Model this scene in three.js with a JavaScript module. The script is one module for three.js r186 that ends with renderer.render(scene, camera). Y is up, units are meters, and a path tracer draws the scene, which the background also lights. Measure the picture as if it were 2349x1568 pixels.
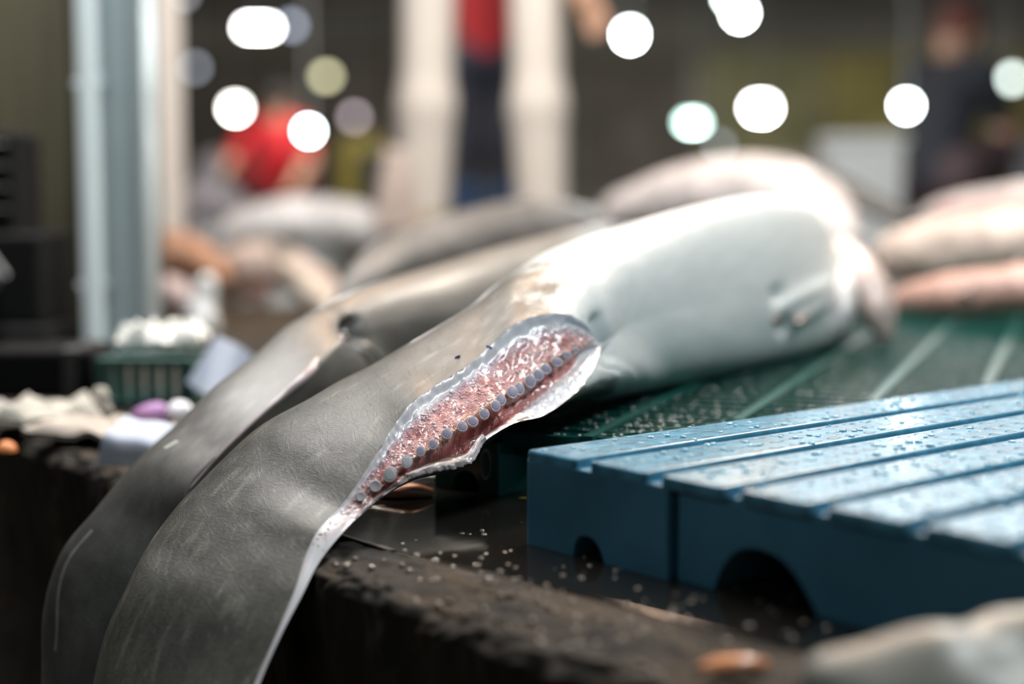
import * as THREE from 'three';
import { mergeGeometries } from 'three/addons/utils/BufferGeometryUtils.js';
import { RoundedBoxGeometry } from 'three/addons/geometries/RoundedBoxGeometry.js';
import { ImprovedNoise } from 'three/addons/math/ImprovedNoise.js';
import { RectAreaLightUniformsLib } from 'three/addons/lights/RectAreaLightUniformsLib.js';

// ------------------------------------------------------------------ camera, light, exposure
RectAreaLightUniformsLib.init();
const scene = new THREE.Scene();
scene.background = new THREE.Color(0, 0, 0);
const FW = 2349, FH = 1568, F = 3589, CAM_H = 0.26, HORIZON = 440;
const PITCH = Math.atan((FH / 2 - HORIZON) / F);
const camera = new THREE.PerspectiveCamera(2 * Math.atan(FH / 2 / F) * 180 / Math.PI, FW / FH, 0.02, 200);
camera.position.set(0, CAM_H, 0);
camera.rotation.set(-PITCH, 0, 0);
camera.filmGauge = 36;
camera.focus = 1.235;
camera.userData.fStop = 1.7;
scene.add(camera);
const renderer = new THREE.WebGLRenderer();
renderer.toneMapping = THREE.LinearToneMapping;
renderer.toneMappingExposure = 1.0;
renderer.shadowMap.enabled = true;
// lamp fittings round the stall, some added as fill light (all out of view): [position, aim, width, height, colour, radiance]
const LAMPS_AND_FILLS = [
  { at: [1.25, 1.95, -1.15], aim: [0.2, 0.1, -1.45], w: 1.2, h: 0.3, c: [0.90, 0.98, 1.0], L: 29, label: 'cool white strip lamp hung beside the stall to the right of the sharks' },
  { at: [0.15, 2.1, -3.4], aim: [0.1, 0.1, -1.9], w: 1.2, h: 0.3, c: [1.0, 0.68, 0.46], L: 24, label: 'warm white strip lamp hung behind the sharks over the next stall' },
  { at: [-0.8, 2.1, -2.2], aim: [-0.55, 0.3, -4.4], w: 1.2, h: 0.3, c: [1.0, 0.96, 0.93], L: 132, label: 'added white fill light above the heap of pink fish, for the legs and fish behind' },  // unseen, added to light the trousers and fish from the front
  { at: [1.5, 2.3, -2.9], aim: [1.0, 0.3, -4.2], w: 1.2, h: 0.3, c: [1.0, 0.96, 0.94], L: 18, label: 'white strip lamp hung over the far pale sharks' },
  { at: [-0.35, 1.7, -1.65], aim: [-0.62, 0.45, -2.4], w: 0.5, h: 0.12, c: [0.85, 0.97, 1.0], L: 34, label: 'small added cool fill light before the galvanised post' },  // unseen, added to brighten the post
  { at: [-2.2, 2.2, 1.0], aim: [0, 0, -1.2], w: 1.2, h: 0.3, c: [0.80, 0.97, 1.0], L: 7, label: 'dim added cool fill light behind the camera' },  // unseen fill, added to lift the faces turned to the camera
  { at: [0.95, 1.4, -2.95], aim: [0.3, 0.08, -1.25], w: 0.5, h: 0.3, c: [1.0, 0.88, 0.75], L: 45, label: 'warm flood lamp hung low just beyond the sharks' },
  { at: [1.2, 2.6, -9.0], aim: [1.2, 0.2, -16], w: 1.2, h: 0.4, c: [1.0, 0.95, 0.85], L: 230, label: 'strip lamp hung high over the middle of the hall' },
  { at: [0.95, 1.9, -8.6], aim: [0.3, 0.1, -1.2], w: 1.1, h: 0.35, c: [1.0, 0.80, 0.64], L: 8, label: 'warm strip lamp hung low over the aisle, mirrored in the wet blue pallet' },
  { at: [2.3, 1.75, -8.0], aim: [0.4, 0.1, -1.2], w: 1.7, h: 0.35, c: [0.92, 0.97, 1.0], L: 6, label: 'cool strip lamp hung low over the aisle, mirrored in the wet blue pallet' },
  { at: [-2.2, 2.6, -7.5], aim: [-1.6, 0.4, -12], w: 1.2, h: 0.3, c: [1.0, 0.95, 0.9], L: 90, label: 'strip lamp hung high over the crouching worker in red' },
];

// ------------------------------------------------------------------ helpers
const V3 = (x, y, z) => new THREE.Vector3(x, y, z);
let seed = 12345;
const rnd = () => { seed = (seed * 1664525 + 1013904223) >>> 0; return seed / 4294967296; };
const rr = (a, b) => a + (b - a) * rnd();
const perlin = new ImprovedNoise();
const noise = (x, y = 0, z = 0) => perlin.noise(x + 31.7, y + 17.3, z + 5.1);
const fbm = (x, y, z = 0, o = 4) => { let s = 0, a = 0.5, f = 1; for (let i = 0; i < o; i++) { s += a * noise(x * f, y * f, z * f + i * 9); a *= 0.5; f *= 2.03; } return s; };
const clamp = (x, a = 0, b = 1) => Math.min(b, Math.max(a, x));
const lerp = (a, b, t) => a + (b - a) * t;
const sstep = (a, b, x) => { const t = clamp((x - a) / (b - a)); return t * t * (3 - 2 * t); };
// a pixel of the photograph and a distance from the camera along the hall -> a point of the place
const SP = Math.sin(PITCH), CP = Math.cos(PITCH);
function at(px, py, D) {
  const a = (px - FW / 2) / F, b = -(py - FH / 2) / F;
  const y = b * CP - SP, z = -(b * SP + CP), k = D / -z;
  return V3(a * k, CAM_H + y * k, -D);
}
// a pixel and the height of the surface it lies on
function on(px, py, Y) {
  const p = at(px, py, 1), d = p.sub(V3(0, CAM_H, 0)), k = (Y - CAM_H) / d.y;
  return V3(d.x * k, Y, d.z * k);
}
function project(p) {
  const x = p.x, y = p.y - CAM_H, z = p.z, w = -(y * SP * 1 + 0) , f = -SP * y - CP * z, u = CP * y - SP * z;
  return [FW / 2 + F * x / f, FH / 2 - F * u / f];
}
const taken = {};
function numbered(n) { const k = taken[n] = (taken[n] ?? -1) + 1; return k ? `${n}_${String(k).padStart(3, '0')}` : n; }
function shade(o) { o.castShadow = o.receiveShadow = true; return o; }
function thing(name, label, category, group) {
  const g = new THREE.Group(); g.name = numbered(name); g.userData = { label, category };
  if (group) g.userData.group = group;
  scene.add(g); return g;
}
function part(parent, name, geo, mat, label) {
  const m = shade(new THREE.Mesh(geo, mat)); m.name = name;
  if (label) m.userData.label = label;
  parent.add(m); return m;
}
function single(name, label, category, geo, mat, group) {
  const m = shade(new THREE.Mesh(geo, mat)); m.name = numbered(name); m.userData = { label, category };
  if (group) m.userData.group = group;
  scene.add(m); return m;
}
function struct(name, label, category, geo, mat) {
  const m = shade(new THREE.Mesh(geo, mat)); m.name = name; m.userData = { kind: 'structure', label, category };
  scene.add(m); return m;
}
function tex(w, h, fn, srgb = true, repeat = true) {
  const d = new Uint8Array(w * h * 4);
  for (let j = 0; j < h; j++) for (let i = 0; i < w; i++) {
    const c = fn(i / w, j / h), k = (j * w + i) * 4;
    d[k] = clamp(c[0]) * 255; d[k + 1] = clamp(c[1]) * 255; d[k + 2] = clamp(c[2]) * 255; d[k + 3] = 255;
  }
  const t = new THREE.DataTexture(d, w, h, THREE.RGBAFormat);
  t.magFilter = THREE.LinearFilter; t.minFilter = THREE.LinearFilter;
  t.wrapS = t.wrapT = repeat ? THREE.RepeatWrapping : THREE.ClampToEdgeWrapping;
  if (srgb) t.colorSpace = THREE.SRGBColorSpace;
  t.needsUpdate = true; return t;
}
const grey = x => [x, x, x];
// noise that tiles over the unit square
const tile = (u, v, f, o = 4, s = 0) => { const A = 2 * Math.PI; const r = f / A; return fbm(Math.cos(u * A) * r + s, Math.sin(u * A) * r + Math.cos(v * A) * r * 0.7, Math.sin(v * A) * r + s, o); };
const mottleMap = tex(256, 256, (u, v) => grey(0.86 + 0.35 * tile(u, v, 6, 5)));
const bumpMap = tex(256, 256, (u, v) => grey(0.5 + 0.7 * tile(u, v, 14, 4, 3)), false);
const std = (r, g, b, rough = 0.6, extra = {}) => new THREE.MeshPhysicalMaterial({ color: new THREE.Color().setRGB(r, g, b), roughness: rough, ...extra });
const fishSkin = (r, g, b, extra = {}) => std(r, g, b, 0.38, { map: mottleMap, bumpMap, bumpScale: 0.0015, clearcoat: 0.5, clearcoatRoughness: 0.18, ...extra });
function grid(rows, cols, fn, closed = false) {   // fn(i,j) -> {p, uv}
  const pos = [], uv = [], idx = [];
  for (let i = 0; i < rows; i++) for (let j = 0; j < cols; j++) { const q = fn(i, j); pos.push(q.p.x, q.p.y, q.p.z); uv.push(q.u, q.v); }
  for (let i = 0; i < rows - 1; i++) for (let j = 0; j < cols - 1; j++) {
    const a = i * cols + j, b = a + 1, c = a + cols, d = c + 1;
    idx.push(a, c, b, b, c, d);
  }
  const g = new THREE.BufferGeometry();
  g.setAttribute('position', new THREE.Float32BufferAttribute(pos, 3));
  g.setAttribute('uv', new THREE.Float32BufferAttribute(uv, 2));
  g.setIndex(idx); g.computeVertexNormals(); return g;
}
const catmull = (a, b, c, d, t) => 0.5 * (2 * b + (c - a) * t + (2 * a - 5 * b + 4 * c - d) * t * t + (3 * b - a - 3 * c + d) * t * t * t);
function sampleList(list, s) {   // Catmull-Rom over an array of equally long number arrays
  const n = list.length - 1, i = clamp(Math.floor(s), 0, n - 1), t = s - i;
  const A = list[Math.max(0, i - 1)], B = list[i], C = list[i + 1], D = list[Math.min(n, i + 2)];
  return B.map((_, k) => catmull(A[k], B[k], C[k], D[k], t));
}
// a round body swept along control points [x, y, z, half width, half height]
function sweep(ctrl, rows = 60, cols = 32, wob = 0) {
  const pts = [];
  for (let i = 0; i < rows; i++) pts.push(sampleList(ctrl, (ctrl.length - 1) * i / (rows - 1)));
  let g = grid(rows, cols + 1, (i, j) => {
    const c = pts[i], p0 = pts[Math.max(0, i - 1)], p1 = pts[Math.min(rows - 1, i + 1)];
    const T = V3(p1[0] - p0[0], p1[1] - p0[1], p1[2] - p0[2]).normalize();
    const S = V3().crossVectors(T, V3(0, 1, 0)).normalize(), U = V3().crossVectors(S, T).normalize();
    const a = 2 * Math.PI * j / cols, k = 1 + wob * noise(Math.cos(a) * 1.5, Math.sin(a) * 1.5, i * 0.12);
    const end = i === 0 || i === rows - 1 ? 0.02 : 1;
    return { p: V3(c[0], c[1], c[2]).addScaledVector(S, Math.cos(a) * Math.max(0.001, c[3]) * k * end).addScaledVector(U, Math.sin(a) * Math.max(0.001, c[4]) * k * end), u: i / rows * 4, v: j / cols * 2 };
  });
  const n = g.attributes.normal;   // close the seam
  for (let i = 0; i < rows; i++) {
    const a = i * (cols + 1), b = a + cols, v = V3(n.getX(a) + n.getX(b), n.getY(a) + n.getY(b), n.getZ(a) + n.getZ(b)).normalize();
    n.setXYZ(a, v.x, v.y, v.z); n.setXYZ(b, v.x, v.y, v.z);
  }
  return g;
}
function tube(points, r, seg = 24, rad = 8) { return new THREE.TubeGeometry(new THREE.CatmullRomCurve3(points), seg, r, rad); }
function box(w, h, d, x, y, z, r = 0.004) { return new RoundedBoxGeometry(w, h, d, 2, Math.min(r, w / 2.1, h / 2.1, d / 2.1)).translate(x, y, z); }
// a thick leaf-like fin: outline points in 3D (a plane polygon), thickness
function fin(outline, thick) {
  const o = outline, a = V3().subVectors(o[1], o[0]).normalize();
  const nrm = V3().crossVectors(V3().subVectors(o[1], o[0]), V3().subVectors(o[2], o[0])).normalize();
  const b = V3().crossVectors(nrm, a);
  const sh = new THREE.Shape(o.map(p => { const q = V3().subVectors(p, o[0]); return new THREE.Vector2(q.dot(a), q.dot(b)); }));
  const g = new THREE.ExtrudeGeometry(sh, { depth: thick * 0.3, bevelEnabled: true, bevelSize: thick * 0.5, bevelThickness: thick * 0.35, bevelSegments: 3, curveSegments: 8 });
  g.applyMatrix4(new THREE.Matrix4().makeBasis(a, b, nrm).setPosition(o[0]));
  return g;
}
// crumpled sheet with thickness, lying round a point
function crumpled(w, d, amp, n, s, thick = 0.003, fold = 0) {
  const mk = off => grid(n, n, (i, j) => {
    const u = i / (n - 1) - 0.5, v = j / (n - 1) - 0.5;
    const e = 1 + 0.18 * noise(u * 4 + s, v * 4, 2.2);
    const h = amp * (0.5 + Math.abs(noise(u * 5 + s, v * 5)) * 1.6 + 0.5 * Math.abs(noise(u * 11 + s, v * 11, 4))) + fold * (u * u * 4) + off;
    return { p: V3(u * w * e, Math.max(0.001, h * sstep(0, 0.2, 0.62 - Math.max(Math.abs(u), Math.abs(v)))) + off, v * d * e), u: u + 0.5, v: v + 0.5 };
  });
  return mergeGeometries([mk(thick), mk(0)]);
}

// ------------------------------------------------------------------ surface nets for bodies
const sub3 = (a, b) => [a[0] - b[0], a[1] - b[1], a[2] - b[2]];
function sdf(bones, k) {
  const B = bones.map(([p, q, ra, rb]) => { const d = sub3(q, p); return { p, d, l2: d[0] * d[0] + d[1] * d[1] + d[2] * d[2] + 1e-9, ra, rb: rb ?? ra }; });
  return (x, y, z) => {
    let r = 1e9;
    for (const b of B) {
      const ax = x - b.p[0], ay = y - b.p[1], az = z - b.p[2];
      let t = (ax * b.d[0] + ay * b.d[1] + az * b.d[2]) / b.l2; t = t < 0 ? 0 : t > 1 ? 1 : t;
      const ex = ax - b.d[0] * t, ey = ay - b.d[1] * t, ez = az - b.d[2] * t;
      const dd = Math.sqrt(ex * ex + ey * ey + ez * ez) - (b.ra + (b.rb - b.ra) * t);
      const h = Math.max(k - Math.abs(r - dd), 0) / k;
      r = Math.min(r, dd) - h * h * k * 0.25;
    }
    return r;
  };
}
function nets(bones, cell, k = 0.03, cut) {
  const f0 = sdf(bones, k), f = cut ? (x, y, z) => Math.max(f0(x, y, z), cut(x, y, z)) : f0;
  const lo = [1e9, 1e9, 1e9], hi = [-1e9, -1e9, -1e9];
  for (const [p, q, ra, rb] of bones) for (let a = 0; a < 3; a++) { const R = Math.max(ra, rb ?? ra) + k * 0.3 + cell * 2; lo[a] = Math.min(lo[a], p[a] - R, q[a] - R); hi[a] = Math.max(hi[a], p[a] + R, q[a] + R); }
  const n = [0, 1, 2].map(a => Math.ceil((hi[a] - lo[a]) / cell) + 1), [nx, ny, nz] = n;
  const val = new Float32Array(nx * ny * nz), id = (i, j, l) => (l * ny + j) * nx + i;
  for (let l = 0; l < nz; l++) for (let j = 0; j < ny; j++) for (let i = 0; i < nx; i++) val[id(i, j, l)] = f(lo[0] + i * cell, lo[1] + j * cell, lo[2] + l * cell);
  const vert = new Int32Array(nx * ny * nz).fill(-1), pos = [], idx = [], nor = [], uv = [];
  const E = [[0, 1], [0, 2], [0, 4], [1, 3], [1, 5], [2, 3], [2, 6], [3, 7], [4, 5], [4, 6], [5, 7], [6, 7]];
  for (let l = 0; l < nz - 1; l++) for (let j = 0; j < ny - 1; j++) for (let i = 0; i < nx - 1; i++) {
    const c = []; let s = 0;
    for (let q = 0; q < 8; q++) { const v = val[id(i + (q & 1), j + ((q >> 1) & 1), l + (q >> 2))]; c.push(v); if (v < 0) s++; }
    if (s === 0 || s === 8) continue;
    let x = 0, y = 0, z = 0, m = 0;
    for (const [a, b] of E) if ((c[a] < 0) !== (c[b] < 0)) {
      const t = c[a] / (c[a] - c[b]);
      x += (a & 1) + ((b & 1) - (a & 1)) * t; y += ((a >> 1) & 1) + (((b >> 1) & 1) - ((a >> 1) & 1)) * t; z += (a >> 2) + ((b >> 2) - (a >> 2)) * t; m++;
    }
    x = lo[0] + (i + x / m) * cell; y = lo[1] + (j + y / m) * cell; z = lo[2] + (l + z / m) * cell;
    vert[id(i, j, l)] = pos.length / 3; pos.push(x, y, z); uv.push(x * 2 + z, y * 2);
    const e = cell * 0.5, N = V3(f(x + e, y, z) - f(x - e, y, z), f(x, y + e, z) - f(x, y - e, z), f(x, y, z + e) - f(x, y, z - e)).normalize();
    nor.push(N.x, N.y, N.z);
  }
  const quad = (a, b, c, d, flip) => { if (a < 0 || b < 0 || c < 0 || d < 0) return; flip ? idx.push(a, c, b, a, d, c) : idx.push(a, b, c, a, c, d); };
  for (let l = 1; l < nz - 1; l++) for (let j = 1; j < ny - 1; j++) for (let i = 1; i < nx - 1; i++) {
    const v = val[id(i, j, l)] < 0;
    if (v !== (val[id(i + 1, j, l)] < 0)) quad(vert[id(i, j - 1, l - 1)], vert[id(i, j, l - 1)], vert[id(i, j, l)], vert[id(i, j - 1, l)], !v);
    if (v !== (val[id(i, j + 1, l)] < 0)) quad(vert[id(i - 1, j, l - 1)], vert[id(i - 1, j, l)], vert[id(i, j, l)], vert[id(i, j, l - 1)], !v);
    if (v !== (val[id(i, j, l + 1)] < 0)) quad(vert[id(i - 1, j - 1, l)], vert[id(i, j - 1, l)], vert[id(i, j, l)], vert[id(i - 1, j, l)], !v);
  }
  const g = new THREE.BufferGeometry();
  g.setAttribute('position', new THREE.Float32BufferAttribute(pos, 3));
  g.setAttribute('normal', new THREE.Float32BufferAttribute(nor, 3));
  g.setAttribute('uv', new THREE.Float32BufferAttribute(uv, 2));
  g.setIndex(idx); return g;
}

// ------------------------------------------------------------------ the setting
// the edge of the concrete platform runs along E1, the platform lies on the side of E2 (x, distance)
const EDGE0 = on(730, 1280, 0);
const E1 = V3(0.65, 0, 0.76).normalize(), E2 = V3(0.76, 0, -0.65).normalize();
const wetColor = tex(512, 512, (u, v) => {
  const n = tile(u, v, 7, 5), m = tile(u, v, 26, 3, 5), k = 0.27 + 0.26 * n + 0.14 * m;
  return [k * 1.0, k * 0.93, k * 0.82];
});
const wetRough = tex(512, 512, (u, v) => { const n = tile(u, v, 5, 4, 9); return grey(0.55 + 0.4 * sstep(0.0, 0.35, n)); }, false);
const wetBump = tex(512, 512, (u, v) => grey(0.5 + 0.5 * tile(u, v, 30, 4, 2) + 0.35 * tile(u, v, 6, 3, 7)), false);
const concrete = std(0.30, 0.26, 0.20, 0.9, { map: wetColor, roughnessMap: wetRough, bumpMap: wetBump, bumpScale: 0.0025, specularIntensity: 0.8, vertexColors: true });
const lipMatC = std(0.42, 0.30, 0.125, 0.8, { map: wetColor, bumpMap: wetBump, bumpScale: 0.003, vertexColors: true });
{
  const sl = [], dl = [];
  for (const [a, b, n] of [[-30, -2, 12], [-2, -0.7, 40], [-0.7, 0.75, 300], [0.75, 2, 20], [2, 40, 12]]) for (let i = 0; i < n; i++) sl.push(lerp(a, b, i / n));
  sl.push(40);
  for (const [a, b, n] of [[0.045, 0.3, 30], [0.3, 2, 50], [2, 4, 12], [4, 60, 16]]) for (let i = 0; i < n; i++) dl.push(lerp(a, b, i / n));
  dl.push(60);
  const nearS = s => Math.abs(s) < 3 ? 1 : 0;
  // the edge bends: further in to the left, where the tails hang over it
  const bend = s => nearS(s) * (0.13 * Math.max(0, -s) + 0.016 * sstep(-0.62, -0.45, s) * sstep(0.1, 0.02, s) + 0.012 * fbm(s * 5, 1.2, 0, 4) + 0.008 * noise(s * 22, 3));
  const base = s => EDGE0.clone().addScaledVector(E1, s);
  const seam = s => 0.045 + nearS(s) * 0.03 * fbm(s * 6, 8, 0, 3);
  const topY = (s, d) => nearS(s) * (0.006 * fbm(s * 9, d * 9, 4, 4) - 0.005) * sstep(0.04, 0, d);
  const g = grid(sl.length, dl.length, (i, j) => { const s = sl[i], d0 = dl[dl.length - 1 - j], d = d0 === 0.045 ? seam(s) : Math.max(d0, seam(s) + 0.001 * (d0 - 0.045)); const p = base(s).addScaledVector(E2, d + bend(s) * sstep(0.3, 0, d)); p.y = topY(s, d); return { p, u: s / 0.6, v: d / 0.6 }; });
  { const fc = []; for (let i = 0; i < sl.length; i++) for (let j = 0; j < dl.length; j++) { const d = dl[dl.length - 1 - j], dry = sstep(-0.04, 0.04, d - 0.95 + 0.5 * fbm(sl[i] * 1.5, d * 1.5, 6, 4)); fc.push(lerp(0.8, 2.1, dry), lerp(0.8, 2.1, dry), lerp(0.8, 2.0, dry)); } g.setAttribute('color', new THREE.Float32BufferAttribute(fc, 3)); }   // wet by the stall, dry concrete beyond an irregular tide line
  const fl = struct('floor', 'wet dark concrete market platform with a broken front edge', 'floor', g, concrete);
  const NT = 26, NL = 14, NF = 26, rows = NT + NL + NF;
  const g2 = grid(sl.length, rows, (i, j) => {
    const s = sl[i], k = nearS(s); let d, y, uu;
    if (j < NT) { d = lerp(seam(s), 0, j / NT); y = topY(s, d); uu = d; }
    else if (j < NT + NL) { const a = (j - NT) / NL * Math.PI / 2; d = -0.016 * Math.sin(a); y = topY(s, 0) - 0.016 * (1 - Math.cos(a)); uu = -0.03 * (a / 1.57); }
    else { const t = (j - NT - NL) / (NF - 1); d = -0.016 + 0.02 * Math.sin(t * 2) * k; y = topY(s, 0) - 0.016 - t * 0.43; uu = -0.03 - t * 0.43; }
    const q = k * (j === 0 ? 0 : sstep(0, 6, j)), r1 = q * (0.006 * fbm(s * 14, uu * 14, 6, 4) + 0.0028 * noise(s * 60, uu * 60, 2) + 0.0016 * noise(s * 140, uu * 140, 5));
    const p = base(s).addScaledVector(E2, d + bend(s) - (j >= NT ? r1 * 1.6 : 0)); p.y = y + (j < NT + NL ? r1 : 0);
    return { p, u: s / 0.6, v: uu / 0.6 };
  });
  const col = [];
  for (let i = 0; i < sl.length; i++) for (let j = 0; j < rows; j++) { const m = sstep(-0.1, 0.25, fbm(sl[i] * 7, j * 0.09, 3, 4)); col.push(lerp(0.55, 1.0, m), lerp(0.52, 0.86, m), lerp(0.5, 0.5, m)); }   // ochre moss in patches
  g2.setAttribute('color', new THREE.Float32BufferAttribute(col, 3));
  part(fl, 'broken_edge', g2, lipMatC, 'rough mossy broken concrete edge');
  { // film of standing water in front of and under the pallets
    const N = 40, sh = new THREE.Shape(); for (let i = 0; i < N; i++) { const a = i / N * 2 * Math.PI, r = 1 + 0.22 * noise(Math.cos(a) * 2, Math.sin(a) * 2, 4) + 0.08 * noise(Math.cos(a) * 7, Math.sin(a) * 7, 1), x = Math.cos(a) * 0.78 * r, y = Math.sin(a) * 0.27 * r; i ? sh.lineTo(x, y) : sh.moveTo(x, y); }
    const pg = new THREE.ExtrudeGeometry(sh, { depth: 0.0006, bevelEnabled: true, bevelSize: 0.004, bevelThickness: 0.0006, bevelSegments: 2 }), c = base(0.14).addScaledVector(E2, 0.31);
    pg.applyMatrix4(new THREE.Matrix4().makeBasis(E1, E2, V3(0, 1, 0)).setPosition(c.x, 0.0003, c.z));
    part(fl, 'puddle', pg, std(0.016, 0.014, 0.012, 0.07, { bumpMap: wetBump, bumpScale: 0.00015 }), 'thin dark film of standing water');
  }
  // wet grit along the edge
  const n = 420, im = new THREE.InstancedMesh(new THREE.IcosahedronGeometry(1, 1), std(0.25, 0.2, 0.16, 0.12, { clearcoat: 1, clearcoatRoughness: 0.03 }), n), m4 = new THREE.Matrix4(), qq = new THREE.Quaternion();
  for (let k = 0; k < n; k++) { const s = rr(0.0, 0.55), d = Math.pow(rnd(), 1.5) * 0.2 - 0.006, r = rr(0.0008, 0.0028), p = base(s).addScaledVector(E2, d + bend(s)); p.y = topY(s, Math.max(0, d)) + 0.0005; qq.setFromEuler(new THREE.Euler(rnd() * 6, rnd() * 6, 0)); im.setMatrixAt(k, m4.compose(p, qq, V3(r, r * 0.7, r))); }
  im.name = 'wet_grit'; im.userData = { kind: 'stuff', label: 'glistening wet grit along the edge' }; im.castShadow = im.receiveShadow = true; fl.add(im);
}
const dark = (r, g, b, rough = 0.85) => std(r, g, b, rough, { map: mottleMap });
struct('floor_lower', 'dark lower ground in front of the concrete platform', 'floor', new THREE.BoxGeometry(34, 0.1, 12).translate(0, -0.5, 0.5), dark(0.05, 0.045, 0.04));
const HB = -38, HT = 4.6;
struct('ceiling', 'dark brown grey market hall ceiling', 'ceiling', new THREE.BoxGeometry(36, 0.2, 46).translate(0, HT + 0.1, HB / 2 + 3), dark(0.17, 0.135, 0.11));
struct('wall_left', 'dull grey side wall of the market hall', 'wall', new THREE.BoxGeometry(0.2, HT + 0.6, 46).translate(-17, HT / 2 - 0.3, HB / 2 + 3), dark(0.3, 0.28, 0.25));
struct('wall_right', 'dull olive side wall of the market hall', 'wall', new THREE.BoxGeometry(0.2, HT + 0.6, 46).translate(17, HT / 2 - 0.3, HB / 2 + 3), dark(0.3, 0.28, 0.18));
struct('wall_front', 'dull wall behind the camera', 'wall', new THREE.BoxGeometry(36, HT + 0.6, 0.2).translate(0, HT / 2 - 0.3, 6.4), dark(0.25, 0.24, 0.22));
const wb = struct('wall_back', 'far end wall of the market hall in brown and olive bays', 'wall', new THREE.BoxGeometry(36, HT + 0.6, 0.2).translate(0, HT / 2 - 0.3, HB), dark(0.2, 0.18, 0.15));
for (let i = 0; i < 12; i++) {
  const x = -16.5 + i * 3, right = x > 1.5;
  const m = right ? [[0.34, 0.28, 0.10], [0.27, 0.24, 0.12], [0.37, 0.30, 0.10]][i % 3] : [[0.13, 0.105, 0.085], [0.15, 0.12, 0.10], [0.11, 0.095, 0.08]][i % 3];
  part(wb, 'wall_panel', new THREE.BoxGeometry(2.9, 3.4, 0.06).translate(x + 1.5, 1.9, HB + 0.14), dark(...m));
}
for (let i = 0; i < 8; i++) { const b = struct('trim_' + (i + 1), 'dark roof beam crossing the hall', 'beam', new THREE.BoxGeometry(34, 0.28, 0.2).translate(0, HT - 0.15, -4 - i * 4.3), dark(0.12, 0.1, 0.09)); b.userData.group = 'roof beams'; }

// ------------------------------------------------------------------ lamps
const housing = std(0.25, 0.25, 0.25, 0.5);
for (const q of LAMPS_AND_FILLS) {
  const t = thing('lamp_or_fill', q.label, 'lamp');
  const p = V3(...q.at), a = V3(...q.aim);
  t.position.copy(p); t.lookAt(a);            // local +z towards the aim
  part(t, 'housing', box(q.w + 0.06, q.h + 0.06, 0.06, 0, 0, -0.045), housing);
  part(t, 'diffuser', new THREE.BoxGeometry(q.w, q.h, 0.01).translate(0, 0, -0.01), new THREE.MeshStandardMaterial({ color: 0x888888, emissive: new THREE.Color(...q.c), emissiveIntensity: 2.5 }));
  const up = HT - p.y, dir = V3(0, 1, 0).applyQuaternion(t.quaternion.clone().invert());
  part(t, 'cord', tube([V3(0, 0, -0.06), dir.clone().multiplyScalar(up * 0.5), dir.clone().multiplyScalar(up)], 0.006, 8, 6), housing);
  const l = new THREE.RectAreaLight(new THREE.Color(...q.c), q.L, q.w, q.h);
  l.position.set(0, 0, 0.004); l.rotation.y = Math.PI; l.castShadow = true; t.add(l);   // it shines along local +z
}
// far lamps: [px, py, distance, half width px, half height px, colour, brightness, label]
const FAR = [
  [592, 63, 16, 34, 8, [1, 1, 0.98], 40, 'long white strip lamp hanging high in the dark part of the hall', 'strip'],
  [668, 58, 22, 11, 11, [0.55, 0.63, 0.78], 5, 'dim bluish lamp just behind the long white strip lamp', 'globe'],
  [447, 155, 24, 10, 10, [0.55, 0.62, 0.72], 4, 'dim grey blue lamp beside the pale post', 'globe'],
  [420, -12, 18, 10, 10, [0.6, 0.62, 0.65], 4, 'dim grey lamp high above the pale post', 'globe'],
  [540, 247, 30, 14, 12, [1, 0.95, 0.88], 26, 'warm white globe lamp above the worker in red', 'globe'],
  [748, 175, 26, 14, 11, [0.85, 0.82, 0.5], 6, 'dull yellow globe lamp in the dark part of the hall', 'globe'],
  [708, 300, 9.8, 12, 12, [0.85, 1, 1], 60, 'bright cool globe lamp low beside the worker in red', 'globe'],
  [813, 268, 30, 11, 10, [0.75, 0.63, 0.68], 5, 'dim pinkish globe lamp between the worker in red and the white trousers', 'globe'],
  [1445, 79, 20, 14, 14, [0.9, 1, 1], 60, 'bright cool globe lamp beside the hanging hand', 'globe'],
  [1697, 30, 17, 14, 14, [0.9, 1, 1], 60, 'bright cool globe lamp high over the pale sharks', 'globe'],
  [1675, -6, 17.6, 12, 10, [0.9, 1, 1], 40, 'bright lamp touching the cool globe lamp high over the pale sharks', 'globe'],
  [1745, 247, 30, 22, 14, [1, 0.99, 0.96], 50, 'wide white strip lamp above the pale sharks', 'strip'],
  [1588, 280, 30, 20, 8, [0.66, 1, 0.9], 16, 'mint green strip lamp above the pale sharks', 'strip'],
  [1650, 333, 33, 9, 9, [0.5, 0.6, 0.68], 4, 'dim grey blue globe lamp just under the mint lamp', 'globe'],
  [2079, 242, 7.2, 16, 16, [0.9, 1, 0.99], 55, 'bright cool globe lamp beside the worker in navy', 'globe'],
  [2283, 167, 24, 12, 12, [0.85, 1, 0.97], 40, 'bright mint white globe lamp beyond the worker in navy', 'globe'],
  [2322, 180, 26, 13, 13, [0.8, 0.93, 0.87], 10, 'paler globe lamp touching the mint white one beyond the worker in navy', 'globe'],
];
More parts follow.
